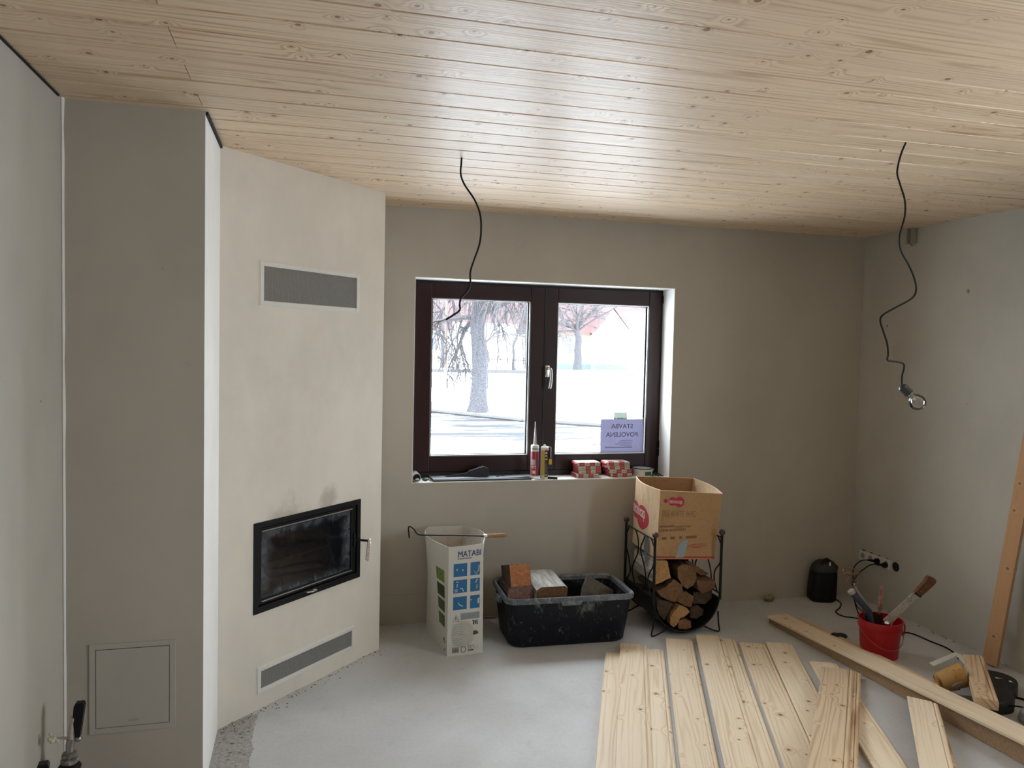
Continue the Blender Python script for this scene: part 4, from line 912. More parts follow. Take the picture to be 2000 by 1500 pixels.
# ------------------------------------------------------------------ mortar tub with timber offcuts
tb = empty('mortar_tub', (1.46, 4.3, 0), 'large black rectangular plastic tub smeared with dried mortar, holding timber offcuts', 'tub', rot=(0, 0, 0))
def rrect(cx, cy, w_, h_, r, z, rot=-.03, n=6):
    pts = []
    for (sx, sy, a0) in ((1, 1, 0), (-1, 1, 90), (-1, -1, 180), (1, -1, 270)):
        for k in range(n+1):
            a = math.radians(a0+90*k/n); pts.append((sx*(w_/2-r)+r*math.cos(a), sy*(h_/2-r)+r*math.sin(a)))
    c, s_ = math.cos(rot), math.sin(rot); return [V((cx+x*c-y*s_, cy+x*s_+y*c, z)) for x, y in pts]
def loft(mb, rings, cap0=False, cap1=False):
    ids = [mb.verts(r_) for r_ in rings]; n = len(rings[0])
    for A, B in zip(ids[:-1], ids[1:]):
        for j in range(n): mb.face((A+j, A+(j+1) % n, B+(j+1) % n, B+j))
    if cap0: mb.face([ids[0]+j for j in range(n)][::-1])
    if cap1: mb.face([ids[-1]+j for j in range(n)])
C_ = (1.466, 4.306)
mb = MB(); loft(mb, [rrect(*C_, .665, .325, .07, 0), rrect(*C_, .690, .35, .07, .012), rrect(*C_, .725, .405, .06, .20), rrect(*C_, .733, .412, .055, .262), rrect(*C_, .718, .395, .055, .262), rrect(*C_, .70, .38, .06, .20), rrect(*C_, .665, .325, .06, .016)], True, True)
par(mb.build('tub_body', M['tub'], smooth=True), tb)
mb = MB(); loft(mb, [rrect(*C_, .735, .414, .055, .268), rrect(*C_, .762, .440, .06, .262), rrect(*C_, .765, .443, .06, .284), rrect(*C_, .755, .433, .06, .292), rrect(*C_, .737, .415, .055, .292), rrect(*C_, .722, .400, .055, .284), rrect(*C_, .720, .398, .055, .262), rrect(*C_, .735, .414, .055, .262)])
par(mb.build('tub_rim', M['tubrim'], smooth=True), tb)
mb = MB(); mb.prism([(-.07, 0), (.06, 0), (.052, -.028), (-.058, -.028)], 0, .012, Matrix(((1, 0, 0, 1.455), (0, 0, -1, 4.091), (0, 1, 0, .276), (0, 0, 0, 1)))); par(mb.build('grip_lip', M['tubrim']), tb)
mb = MB(); mb.box((-.012, -.06, -.030), (.012, .03, .0), TR((1.082, 4.30, .262), (0, .25, 0)), .004); par(mb.build('side_grip', M['tubrim']), tb)
BE, GE = bark('weathered_beam_side', (.36, .35, .33), (.23, .22, .21)), None
def timber(name, face, y0, y1, T, mside, mend, label, tilt=None, mtop=None, cat='timber offcut'):
    mb = MB(); n = len(face); A = mb.verts([(x, y0, z) for x, z in face], T); B = mb.verts([(x, y1, z) for x, z in face], T)
    for j in range(n): mb.m = 0; mb.face((A+j, A+(j+1) % n, B+(j+1) % n, B+j))
    mb.m = 1; mb.face([A+j for j in range(n)][::-1]); mb.face([B+j for j in range(n)])
    return mb.build(name, [mside, mend], label=label, cat=cat)
eg_or = endgrain('orange_end_grain', (.50, .23, .10), (.30, .12, .055)); eg_pk = endgrain('pinkish_weathered_end_grain', (.38, .22, .17), (.19, .10, .08)); eg_br = endgrain('brown_end_grain', (.22, .125, .06), (.13, .07, .035)); eg_yl = endgrain('fresh_yellow_end_grain', (.48, .29, .12), (.32, .17, .07)); eg_dk = endgrain('dark_end_grain', (.09, .06, .04), (.05, .035, .025))
sd_dk = bark('dark_timber_side', (.10, .065, .045), (.055, .04, .03)); sd_br = bark('brown_split_side', (.20, .12, .07), (.11, .065, .04)); sd_gr = bark('grey_top', (.50, .49, .46), (.28, .27, .25)); sd_yl = bark('split_yellow_side', (.52, .36, .20), (.34, .21, .11))
sd_gr.node_tree.nodes['Principled BSDF'].inputs['Roughness'].default_value = .8
def shift(face, dx=0, dz=0): return [(x+dx, z+dz) for x, z in face]
# lower reddish half round, then the orange block leaning on it, the big grey beam and a grey plank
TT_ = TR((0, 0, 0))
timber('timber_offcut', [(1.125, .235), (1.112, .285), (1.118, .318), (1.145, .338), (1.245, .338), (1.262, .322), (1.262, .10), (1.15, .10), (1.13, .16)], 4.215, 4.43, None, sd_dk, eg_pk, 'pinkish cracked timber end under the orange block in the tub')
timber('timber_offcut', [(0, 0), (.118, .006), (.116, .125), (-.004, .122)], 0, .20, TR((1.124, 4.185, .338), (math.radians(-16), 0, 0)), sd_dk, eg_or, 'orange brown square timber block standing highest in the tub')
mb = MB()
timber('timber_offcut', [(1.270, .10), (1.456, .10), (1.458, .318), (1.440, .330), (1.300, .330), (1.272, .312)], 0, .28, TR((0, 4.20, .0)) @ TR((0, 0, 0), (math.radians(4), 0, 0)), sd_gr, eg_br, 'thick beam offcut with grey cracked top in the middle of the tub')
timber('wood_plank', [(1.575, .12), (1.605, .262), (1.636, .334), (1.70, .300), (1.800, .240), (1.795, .12)], 0, .020, TR((0, 4.30, 0), (math.radians(-6), 0, 0)), bark('grey_brown_plank', (.24, .20, .155), (.16, .135, .105)), bark('grey_olive_board_face', (.20, .18, .145), (.15, .13, .105)), 'grey brown pointed board standing inside the right half of the tub', cat='plank')

# ------------------------------------------------------------------ log rack
rk = empty('log_rack', (2.196, 4.36, 0), 'black wrought iron log holder with round trough and branch patterned sides', 'log holder')
cx, cz, R_, ya, yb_ = 2.196, .232, .214, 4.15, 4.575
mb = MB(); arc = [(cx+R_*math.cos(math.radians(a)), cz+R_*math.sin(math.radians(a))) for a in range(180, 361, 7)]; arc_i = [(cx+(R_-.004)*math.cos(math.radians(a)), cz+(R_-.004)*math.sin(math.radians(a))) for a in range(180, 361, 7)]
lst = arc+arc_i[::-1]; n_ = len(lst); A = mb.verts([(x, ya, z) for x, z in lst]); B = mb.verts([(x, yb_, z) for x, z in lst])
for j in range(n_): mb.face((A+j, A+(j+1) % n_, B+(j+1) % n_, B+j))
m2 = len(arc)
for Q in (A, B):
    for j in range(m2-1): mb.face((Q+j, Q+j+1, Q+n_-2-j, Q+n_-1-j))
par(mb.build('trough', M['iron'], smooth=50), rk)
for y in (ya, yb_):
    mb = MB(); mb.tube([(x, y, z) for x, z in arc], .006, 8); par(mb.build('hoop', M['iron'], smooth=True), rk)
px_ = {-1: 1.980, 1: 2.414}
for sx in (-1, 1):
    for y in (ya, yb_):
        mb = MB(); mb.tube([(px_[sx], y, .20), (px_[sx], y, .592)], .0085, 10); po = par(mb.build('post', M['iron'], smooth=True), rk)
        mb = MB(); mb.ball((px_[sx], y, .607), .0185); o_ = mb.build('finial', M['ballb'], smooth=True); o_.parent = po; o_.matrix_parent_inverse = I4
        mb = MB(); q_ = sx; mb.tube(smooth_curve([(cx+q_*.208, y, .13), (cx+q_*.214, y, .06), (cx+q_*.222, y, .012), (cx+q_*.205, y, .008), (cx+q_*.17, y, .020), (cx+q_*.112, y, .048)], 4), .0048, 7); par(mb.build('foot', M['iron'], smooth=True), rk)
    for z in (.575, .236):
        mb = MB(); mb.tube([(px_[sx], ya, z), (px_[sx], yb_, z)], .0045, 6); par(mb.build('side_rail', M['iron'], smooth=True), rk)
    rs = random.Random(5 if sx < 0 else 9)
    for k in range(4):
        y0 = ya+.035+k*.118; pts = []; ph = k*math.pi
        for i in range(9):
            f = i/8; pts.append((px_[sx]+.002*math.sin(i*2), y0+.042*math.sin(f*6.6+ph)+rs.uniform(-.004, .004), .236+.339*f))
        mb = MB(); mb.tube(smooth_curve(pts, 3), .0046, 6); par(mb.build('wavy_bar', M['iron'], smooth=True), rk)
logs = [
 ('split log with pale square end at the top left of the rack, under the box', [(2.006, .439), (2.044, .444), (2.08, .439), (2.105, .338), (2.048, .315), (2.006, .304)], eg_yl, bark('birch_like_side', (.55, .50, .42), (.22, .17, .13)), 4.185),
 ('large dark rounded log at the top centre of the rack', [(2.141, .399), (2.176, .42), (2.229, .409), (2.259, .374), (2.269, .329), (2.246, .286), (2.21, .267), (2.177, .289), (2.147, .336)], eg_br, sd_dk, 4.175),
 ('reddish split log at the upper right of the rack', [(2.269, .322), (2.318, .311), (2.390, .311), (2.392, .269), (2.345, .246), (2.304, .237), (2.275, .269)], endgrain('reddish_end_grain', (.20, .10, .055), (.11, .06, .035)), sd_br, 4.17),
 ('log sloping behind the upper right one in the rack', [(2.225, .416), (2.26, .412), (2.388, .33), (2.331, .325), (2.272, .367)], eg_br, sd_dk, 4.24),
 ('gnarled brown log in the middle left of the stack of firewood', [(2.073, .292), (2.119, .333), (2.169, .297), (2.182, .259), (2.155, .231), (2.132, .195), (2.092, .206), (2.035, .235), (2.012, .269)], eg_br, sd_dk, 4.17),
 ('middle log right of the gnarled one in the rack', [(2.178, .245), (2.211, .25), (2.262, .213), (2.247, .151), (2.205, .160), (2.150, .195)], eg_br, sd_dk, 4.19),
 ('dull log against the lower left curve of the trough', [(2.024, .212), (2.090, .200), (2.122, .183), (2.09, .124), (2.070, .086), (2.039, .115), (2.018, .165)], eg_dk, sd_dk, 4.18),
 ('bright split log with hollow right edge near the trough bottom', [(2.161, .175), (2.202, .158), (2.227, .133), (2.199, .109), (2.164, .097), (2.141, .057), (2.125, .044), (2.1, .067), (2.099, .101), (2.13, .144)], eg_yl, sd_yl, 4.165),
 ('smallest squarish red brown log at the very bottom of the trough', [(2.156, .078), (2.188, .087), (2.237, .073), (2.243, .033), (2.202, .025), (2.158, .032)], endgrain('red_brown_end_grain', (.30, .14, .07), (.18, .08, .045)), sd_br, 4.17),
 ('dark log at the lower right of the trough', [(2.250, .143), (2.295, .155), (2.337, .126), (2.330, .093), (2.29, .073), (2.248, .080)], eg_dk, sd_dk, 4.20),
 ('near black log high on the right curve of the trough', [(2.270, .230), (2.345, .238), (2.394, .255), (2.393, .187), (2.348, .156), (2.268, .165)], eg_dk, sd_dk, 4.21)]
rs = random.Random(2)
for lab, poly, me_, ms_, y0 in logs:
    n = len(poly); cxm = sum(p[0] for p in poly)/n; czm = sum(p[1] for p in poly)/n; mb = MB(); fine = []
    for j in range(n):
        a, b = poly[j], poly[(j+1) % n]
        for f in (0, .33, .66): fine.append((a[0]+(b[0]-a[0])*f+(rs.uniform(-.002, .002) if f else 0), a[1]+(b[1]-a[1])*f+(rs.uniform(-.002, .002) if f else 0)))
    n2 = len(fine); L_ = rs.uniform(.30, .36); secs = []
    for k in range(4):
        sc = 1-.02*k; secs.append(mb.verts([(cxm+(x-cxm)*sc, y0+L_*k/3+(.004*noise.noise(V((x*90, z*90, 0))) if k == 0 else 0), czm+(z-czm)*sc) for x, z in fine]))
    for A, B in zip(secs[:-1], secs[1:]):
        for j in range(n2): mb.face((A+j, A+(j+1) % n2, B+(j+1) % n2, B+j))
    mb.m = 1; i = mb.verts([(cxm, y0-.001, czm)])
    for j in range(n2): mb.face((secs[0]+j, i, secs[0]+(j+1) % n2))
    mb.face([secs[-1]+j for j in range(n2)])
    mb.build('firewood_log', [ms_, me_], label=lab, cat='log', group='firewood logs in the iron rack')

# ------------------------------------------------------------------ tecnocap carton on the logs
tc = empty('cardboard_box', (2.2, 4.38, .44), 'open brown cardboard box with red round logos on top of the firewood', 'box')
cb_ = [V((2.011, 4.195, .452)), V((2.398, 4.205, .430)), V((2.386, 4.545, .452)), V((2.004, 4.535, .470))]
ct_ = [V((2.027, 4.200, .860)), V((2.446, 4.215, .826)), V((2.436, 4.570, .862)), V((2.030, 4.560, .884))]
bul_ = (0.0, .030, .004, .034)
def tcp(side, u, v, off=0):
    a, b = cb_[side], cb_[(side+1) % 4]; c, d_ = ct_[side], ct_[(side+1) % 4]
    p = a.lerp(b, u).lerp(c.lerp(d_, u), v); q = (b-a).normalized(); nrm = V((q.y, -q.x, 0)).normalized()
    uu = max(0, min(1, u)); return p+nrm*(bul_[side]*max(0, v)**1.3*math.sin(math.pi*uu)+off)
def tgrid(mb, side, u0, u1, v0, v1, nu, nv, off):
    ids = [[mb.verts([tcp(side, u0+(u1-u0)*i/nu, v0+(v1-v0)*j/nv, off)]) for i in range(nu+1)] for j in range(nv+1)]
    for j in range(nv):
        for i in range(nu): mb.face((ids[j][i], ids[j][i+1], ids[j+1][i+1], ids[j+1][i]))
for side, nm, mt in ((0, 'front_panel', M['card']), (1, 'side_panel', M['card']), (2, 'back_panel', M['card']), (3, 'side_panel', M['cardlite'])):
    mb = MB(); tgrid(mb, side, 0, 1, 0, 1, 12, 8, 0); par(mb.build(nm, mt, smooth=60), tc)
    mb = MB(); tgrid(mb, side, 0, 1, 0, 1, 12, 8, -.004); par(mb.build('panel_lining', M['cardlite'] if side == 1 else M['cardin'], smooth=60), tc)
    mb = MB(); mb.tube([tcp(side, k/12, 1, -.002) for k in range(13)], .0026, 6); par(mb.build('cut_edge', M['cardedge']), tc)
mb = MB(); i = mb.verts(cb_); mb.face((i, i+1, i+2, i+3)); par(mb.build('bottom_panel', M['card']), tc)
def txf(u0, v0): return lambda x, y: tcp(0, u0+x/.41, v0+y/.405, .0022)
def tdisc(side, u, v, ru, rv, off, mat, name, pa=None):
    mb = MB(); c = mb.verts([tcp(side, u, v, off)]); k_ = [mb.verts([tcp(side, u+ru*math.cos(a/28*6.2832), v+rv*math.sin(a/28*6.2832), off)]) for a in range(28)]
    m_ = [mb.verts([tcp(side, u+.5*ru*math.cos(a/28*6.2832), v+.5*rv*math.sin(a/28*6.2832), off)]) for a in range(28)]
    for a in range(28): mb.face((c, m_[a], m_[(a+1) % 28])); mb.face((m_[a], k_[a], k_[(a+1) % 28], m_[(a+1) % 28]))
    o = mb.build(name, mat); par(o, tc); return o
def tT(side, u, v, off):
    p = tcp(side, u, v, off); return FR(p, tcp(side, u+.02, v, off)-p, tcp(side, u, v+.02, off)-p)
# sketch px on the front: u=(x-545)/985, v=1-(y-305)/1040
fq = lambda x, y: ((x-540)/985, 1-(y-(300+(x-545)*.066))/1035)
for x, y, r in ((633, 458, 30), (742, 468, 66), (848, 478, 80)):
    u, v = fq(x, y); tdisc(0, u, v, r/985, r/1035, .0010+(.0002 if r > 70 else 0), M['redink'], 'red_logo')
u, v = fq(688, 492); text_on('tecnocap', .036, M['whiteink'], txf(u, v), tc, 0, .66)
u, v = fq(585, 690); par(text('BILE-WHITE  H.PG', .056, M['brownink'], tT(0, u, v, .0012), None, 'lettering', -.012, 'LEFT', .50), tc)
u, v = fq(560, 862); par(text('HAMMERHEAD-AN L.VANG/AL.', .0235, M['brownink'], tT(0, u, v, .0012), None, 'lettering', .01, 'LEFT', .62), tc) if False else None
mb = MB()
def bars(mb, x0, x1, y, h, side=0, st=14, gap=.35, seed=1):
    r_ = random.Random(seed); x = x0
    while x < x1:
        w_ = r_.uniform(.5, 1.2)*st; a, b = fq(x, y), fq(min(x+w_, x1), y-h); u0, v0 = a; u1, v1 = fq(min(x+w_, x1), y)
        mb.quad(tcp(0, u0, v0, .0011), tcp(0, u1, v1, .0011), tcp(0, b[0], b[1], .0011), tcp(0, fq(x, y-h)[0], fq(x, y-h)[1], .0011)); x += w_*(1+gap)
bars(mb, 560, 800, 862, 30, st=10, gap=.2); bars(mb, 815, 1060, 875, 34, st=12, gap=.9, seed=4); bars(mb, 565, 990, 925, 40, st=16, gap=.6, seed=8)
for x0, x1 in ((610, 685), (750, 825), (895, 940), (1005, 1180)): bars(mb, x0, x1, 1048, 42, st=9, gap=.15, seed=x0)
o_ = par(mb.build('printed_lines', M['brownink']), tc)
mb = MB()
for x0, x1, y in ((1105, 1330, 1150), (1060, 1370, 1175), (1125, 1300, 1200)): bars(mb, x0, x1, y, 10, st=14, gap=.3, seed=y)
par(mb.build('printed_lines', M['redink']), tc)
mb = MB(); tgrid(mb, 0, .0, 1, .018, .042, 8, 1, .0010); par(mb.build('red_stripe', M['redink']), tc)
for u, v, ru, rv in ((.47, .50, .23, .165), (.13, .53, .18, .13), (.40, .43, .20, .135)): tdisc(3, u, v, ru, rv, .0012, M['redink'], 'red_logo')
text_on('tecnocap', .100, M['whiteink'], lambda x, y: tcp(3, -.02+x/.36, .485+y/.41, .0030), tc, .006, .58)
tape = simple('grey_blue_tape', (.24, .29, .31), .35)
mb = MB(); i = mb.verts([tcp(0, *fq(x, y), .0016) for x, y in ((905, 1125), (985, 1062), (1040, 1085), (1035, 1180), (1000, 1330), (860, 1335))]); mb.face(range(i, i+6)); par(mb.build('adhesive_tape', tape), tc)
mb = MB(); i = mb.verts([tcp(3, .62, .27, .012), tcp(3, .74, .27, .012), tcp(3, .74, .10, .018), tcp(3, .62, .06, .018)]); mb.face(range(i, i+4)); i = mb.verts([tcp(3, .62, .06, .018), tcp(3, .74, .10, .018), tcp(3, .72, -.10, .012), tcp(3, .66, -.15, .012)]); mb.face(range(i, i+4)); par(mb.build('adhesive_tape', simple('dark_blue_tape', (.10, .15, .20), .3)), tc)

# ------------------------------------------------------------------ red bucket and the tools in it
bc = empty('bucket', (3.135, 3.65, 0), 'small red plastic bucket full of hand tools on the floor before the sockets', 'bucket')
TBk = TR((3.135, 3.65, 0))
mb = MB(); mb.lathe([(.094, 0), (.098, .004), (.109, .155), (.113, .17), (.113, .198), (.1185, .200), (.1185, .207), (.111, .207), (.108, .17), (.103, .12), (.092, .006), (.001, .006)], 40, TBk); par(mb.build('bucket_body', M['redp'], smooth=True), bc)
mb = MB(); mb.lathe([(.113, .163), (.1165, .164), (.1165, .167), (.113, .168)], 40, TBk, False, False); par(mb.build('rim_ridge', M['redp'], smooth=True), bc)
mb = MB(); pts = []
for k in range(25):
    f = k/24; a = math.radians(160+178*f); r_ = .1185; pts.append((3.135+r_*math.cos(a), 3.65+r_*math.sin(a), .172-.105*math.sin(math.pi*f**1.25)**.85))
mb.tube(pts, .0022, 6); par(mb.build('wire_handle', simple('red_coated_wire', (.34, .05, .05), .4), smooth=True), bc)
mb = MB(); a = math.radians(-20); cc = V((3.135+.121*math.cos(a), 3.65+.121*math.sin(a), .150)); mb.tube([cc+V((.010*math.cos(b)*.4+.005, .018*math.cos(b)*.3, .034*math.sin(b)))+V((.012*math.cos(b), 0, 0)) for b in [k/14*6.283 for k in range(14)]], .004, 6, closed=True); par(mb.build('handle_lug', M['redp'], smooth=True), bc)
TXZ = lambda y: Matrix(((1, 0, 0, 0), (0, 0, -1, y), (0, 1, 0, 0), (0, 0, 0, 1)))
mc = empty('machete', (3.28, 3.63, .28), 'large broad knife with riveted wooden handle leaning out of the red bucket', 'knife')
mb = MB(); mb.prism([(3.375, .330), (3.335, .356), (3.135, .207), (3.147, .195), (3.150, .12), (3.185, .12), (3.199, .187)], -.0015, .0015, TXZ(3.63)); par(mb.build('blade', M['blade']), mc)
mb = MB(); mb.prism([(3.415, .436), (3.431, .441), (3.455, .430), (3.474, .414), (3.471, .399), (3.43, .366), (3.375, .326), (3.335, .354), (3.378, .392), (3.402, .413)], -.011, .011, TXZ(3.63)); h_ = par(mb.build('handle', M['darkwood']), mc)
for x, z in ((3.443, .418), (3.405, .386), (3.372, .356)):
    mb = MB(); mb.lathe([(.0032, .011), (.0028, .0125), (.0005, .013)], 10, Matrix(((1, 0, 0, x), (0, 0, -1, 3.63), (0, 1, 0, z), (0, 0, 0, 1)))); o_ = mb.build('rivet', M['chrome']); o_.parent = h_; o_.matrix_parent_inverse = I4
mb = MB(); mb.prism([(3.338, .352), (3.376, .327), (3.370, .322), (3.332, .347)], -.012, .012, TXZ(3.63)); par(mb.build('bolster', M['black']), mc)
e = empty('hammer', (3.06, 3.69, .1), 'hammer with dark blue rubber handle sticking out at the left of the red bucket', 'hammer')
mb = MB(); mb.tube([(3.10, 3.63, .06), (3.062, 3.66, .25), (2.985, 3.70, .345)], [.017, .018, .019], 12); par(mb.build('grip', M['blue'], smooth=True), e)
mb = MB(); mb.tube([(2.985, 3.70, .345), (2.974, 3.704, .360)], [.0195, .0205], 12); par(mb.build('grip_end', M['mesh'], smooth=True), e)
mb = MB(); mb.tube(smooth_curve([(3.11, 3.68, .05), (3.080, 3.69, .245), (3.050, 3.70, .31), (3.015, 3.71, .36), (3.000, 3.71, .40)], 4), .008, 8); mb.build('steel_rod', M['steel'], smooth=True, label='thin shiny bent steel bar beside the blue grip in the bucket', cat='rod')
e = empty('wire_whisk', (2.97, 3.70, .43), 'rusty twisted wire loops rising above the left side of the bucket', 'wire')
cw = [(2.919, .472), (2.934, .485), (2.971, .485), (2.998, .477), (3.004, .463), (2.978, .45), (2.941, .448), (2.93, .458), (2.956, .47), (2.988, .454), (3.01, .449), (2.963, .438), (2.948, .411), (2.965, .391), (3.002, .403), (3.017, .407), (2.98, .418), (2.952, .443), (2.937, .43), (2.919, .458)]
mb = MB(); mb.tube(smooth_curve([(x, 3.70+.022*math.sin(i*1.3), z) for i, (x, z) in enumerate(cw)], 3), .0032, 6); par(mb.build('wire_loop', M['rustwire'], smooth=True), e)
mb = MB(); mb.tube(smooth_curve([(2.965, 3.70, .391), (3.0, 3.70, .36), (3.04, 3.69, .28), (3.09, 3.68, .10)], 4), .003, 6); par(mb.build('wire_stem', M['rustwire'], smooth=True), e)
e = empty('file_handle', (3.17, 3.69, .1), 'turned pinkish wooden tool handle standing upright in the bucket', 'tool')
T_ = FR((3.160, 3.70, .06), (1, 0, 0), (0, 1, 0)) @ TR((0, 0, 0), (math.radians(-3), math.radians(6), 0))
mb = MB(); mb.lathe([(.004, 0), (.004, .17), (.010, .172), (.014, .20), (.010, .212), (.013, .235), (.0155, .262), (.011, .275), (.016, .29), (.013, .303), (.004, .309)], 16, T_); par(mb.build('wooden_grip', bark('pink_worn_wood', (.38, .24, .20), (.22, .11, .09)), smooth=True), e)
mb = MB(); mb.ball((3.135, 3.60, .245-.05), .018); mb.tube([(3.135, 3.60, .19), (3.15, 3.64, .06)], .006, 8); mb.build('steel_tool', M['chrome'], smooth=True, label='shiny round steel tool head at the blade tip inside the bucket', cat='tool')
e = empty('trowel', (3.10, 3.66, .06), 'dark broad trowel blade leaning inside the red bucket', 'trowel')
mb = MB(); mb.prism([(3.05, .05), (3.05, .19), (3.07, .218), (3.13, .228), (3.19, .205), (3.19, .05)], -.0015, .0015, TXZ(3.70)); par(mb.build('blade', simple('dark_red_steel', (.05, .018, .02), .5, .3)), e)

# ------------------------------------------------------------------ corner appliance, lump, cap
ap_ = empty('corner_appliance', (3.44, 4.57, 0), 'black upright electrical appliance with rounded top and cord in the dark corner', 'appliance')
def rr2(w_, h_, r_, z, dx=0, dy=0): return rrect(3.435+dx, 4.570+dy, w_, h_, r_, z, -.25)
mb = MB(); loft(mb, [rr2(.150, .12, .04, 0), rr2(.175, .145, .05, .012), rr2(.180, .148, .05, .06), rr2(.172, .14, .05, .18, .008), rr2(.168, .135, .05, .205, .010)], True, True); par(mb.build('housing', M['blackp'], smooth=True), ap_)
mb = MB(); loft(mb, [rr2(.168, .135, .05, .207, .010), rr2(.160, .125, .05, .235, .012), rr2(.13, .10, .045, .262, .016), rr2(.09, .06, .028, .276, .018)], True, True); par(mb.build('top_cover', simple('dark_grey_plastic', (.022, .022, .021), .5), smooth=True), ap_)
mb = MB(); mb.tube(smooth_curve([(3.40, 4.53, .262), (3.42, 4.535, .283), (3.455, 4.55, .285), (3.485, 4.56, .262)], 4), .011, 8); par(mb.build('carry_handle', M['void'], smooth=True), ap_)
mb = MB(); mb.ball((3.498, 4.520, .232), .024, sc=(1, .6, 1)); par(mb.build('red_knob', simple('dark_red_plastic', (.045, .006, .006), .4), smooth=True), ap_)
mb = MB(); mb.box((-.006, -.002, -.012), (.006, .002, .012), TR((3.452, 4.516, .262), (-.5, .5, 0)), .001); par(mb.build('white_tag', M['whitep']), ap_)
mb = MB(); mb.tube([(3.40, 4.49, .03), (3.47, 4.505, .045)], .004, 6); par(mb.build('seam', M['gasket']), ap_)
mb = MB(); rs = random.Random(4); mb.ball((3.055, 4.612, .022), .03, n=14, sc=(1.25, .9, .7)); mb.v = [tuple(V(v)*1+V((rs.uniform(-.005, .005), rs.uniform(-.005, .005), rs.uniform(-.004, .004)))) for v in mb.v]; mb.build('foam_lump', simple('ochre_dried_foam', (.30, .22, .11), .9, 0, .3, 60, .5), smooth=60, label='ochre lump of dried foam on the floor against the back wall', cat='lump')
mb = MB(); mb.ball((3.06, 3.89, .022), .034, sc=(1.5, .9, .62)); mb.lathe([(.026, -.02), (.03, .0), (.026, .012)], 14, TR((3.02, 3.88, .022), (0, -1.57, .2))); mb.build('rubber_lump', simple('brown_black_rubber', (.022, .015, .012), .4), smooth=True, label='small dark rounded object half hidden behind the left of the red bucket', cat='object')

# ------------------------------------------------------------------ lower right corner: pouch, square, offcut, case, metal tool
tp = empty('tool_pouch', (3.25, 3.25, 0), 'worn yellow leather tool pouch lying behind the diagonal board pile', 'pouch')
def shell(mb, c, rx, ry, z0, z1, a0, a1, T, taper=.8, n=14, nz=5):
    ids = []
    for j in range(nz+1):
        f = j/nz; z = z0+(z1-z0)*f; k = taper+(1-taper)*f
        ids.append([mb.verts([(c[0]+rx*k*math.cos(a0+(a1-a0)*i/n), c[1]+ry*k*math.sin(a0+(a1-a0)*i/n), z+.006*math.sin(i*1.1)*f)], T) for i in range(n+1)])
    for j in range(nz):
        for i in range(n): mb.face((ids[j][i], ids[j][i+1], ids[j+1][i+1], ids[j+1][i]))
_ez = V((.85, -.35, .40)).normalized(); _ex = V((-.3, .1, .95)); _ex = (_ex-_ez*_ex.dot(_ez)).normalized()
TPp = FR((3.066, 3.160, .052), _ex, _ez.cross(_ex)) @ Matrix.Diagonal((.55, -.9, .64, 1))
mb = MB(); shell(mb, (0, 0), .095, .050, 0, .21, 0, 2*math.pi, TPp); shell(mb, (0, 0), .089, .044, .21, .01, 0, 2*math.pi, TPp, 1.25); shell(mb, (0, 0), .075, .040, 0, .004, 0, 2*math.pi, TPp, 0.02, 14, 2); par(mb.build('pouch_body', M['leather'], smooth=60), tp)
mb = MB(); shell(mb, (0, -.012), .10, .058, .02, .13, math.pi*1.05, math.pi*1.95, TPp); par(mb.build('front_pocket', marked('tan_leather', (.40, .23, .08), (.20, .11, .05), .6, 9, .6, .55), smooth=60), tp)
mb = MB(); mb.box((-.012, -.078, .09), (.012, -.068, .155), TPp, .002); mb.box((-.009, -.084, .07), (.009, -.074, .095), TPp, .002); par(mb.build('hammer_loop', simple('grey_webbing', (.20, .18, .16), .8)), tp)
mb = MB(); i = mb.verts([(-.085, .0, .2), (.085, .0, .2), (.075, .02, .05), (-.075, .02, .05)], TPp); mb.face((i, i+1, i+2, i+3)); par(mb.build('mouth_shade_sheet', M['void']), tp)  # black sheet across the mouth, paints the shade inside the pouch
mb = MB(); a_ = V((3.125, 3.262, .100)); b_ = V((3.352, 3.330, .112)); ex = (b_-a_); T_ = FR(a_, ex, V((0, 1, .2))); mb.box((0, -.013, 0), (ex.length, .013, .004), T_); 
c_ = V((3.300, 3.215, .105)); e2 = c_-b_; T2 = FR(b_, e2, V((1, 0, 0))); mb.box((0, -.012, -.001), (e2.length, .016, .003), T2); mb.build('steel_square', simple('pale_worn_steel', (.60, .60, .56), .5), label='pale metal carpenter square resting on the yellow pouch', cat='square')
board('wood_offcut', V((3.366, 3.306, .118)), V((3.456, 3.279, .118)), V((3.366, 3.306, .118))+V((-.376, -.448, .006)), .045, 'short thick board offcut lying over the black case', M['board2'], seed=31, W=.094)
cs_ = empty('saw_case', (3.3, 3.05, 0), 'black rounded plastic case with two white triangle marks at the right edge', 'case')
out = [(3.375, 3.255), (3.44, 3.235), (3.492, 3.17), (3.487, 3.09), (3.425, 3.03), (3.335, 2.985), (3.285, 2.915), (3.235, 2.895), (3.15, 2.905), (3.16, 3.0), (3.21, 3.08), (3.26, 3.15), (3.31, 3.21)]
sm = [(p.x, p.y) for p in smooth_curve([V((x, y, 0)) for x, y in out]+[V((*out[0], 0))], 4)[:-1]]
cxx = sum(p[0] for p in sm)/len(sm); cyy = sum(p[1] for p in sm)/len(sm)
mb = MB(); loft(mb, [[V((cxx+(x-cxx)*k, cyy+(y-cyy)*k, z)) for x, y in sm] for k, z in ((.97, 0), (1, .006), (1, .055), (.96, .064), (.90, .066))], True, True); par(mb.build('case_body', simple('matt_black_plastic', (.007, .007, .008), .5), smooth=40), cs_)
for tri in (((3.385, 3.115), (3.395, 3.135), (3.42, 3.108)), ((3.418, 3.075), (3.437, 3.085), (3.43, 3.058))):
    mb = MB(); i = mb.verts([(x, y, .0668) for x, y in tri]); mb.face((i, i+1, i+2)); par(mb.build('white_triangle', M['whitep']), cs_)
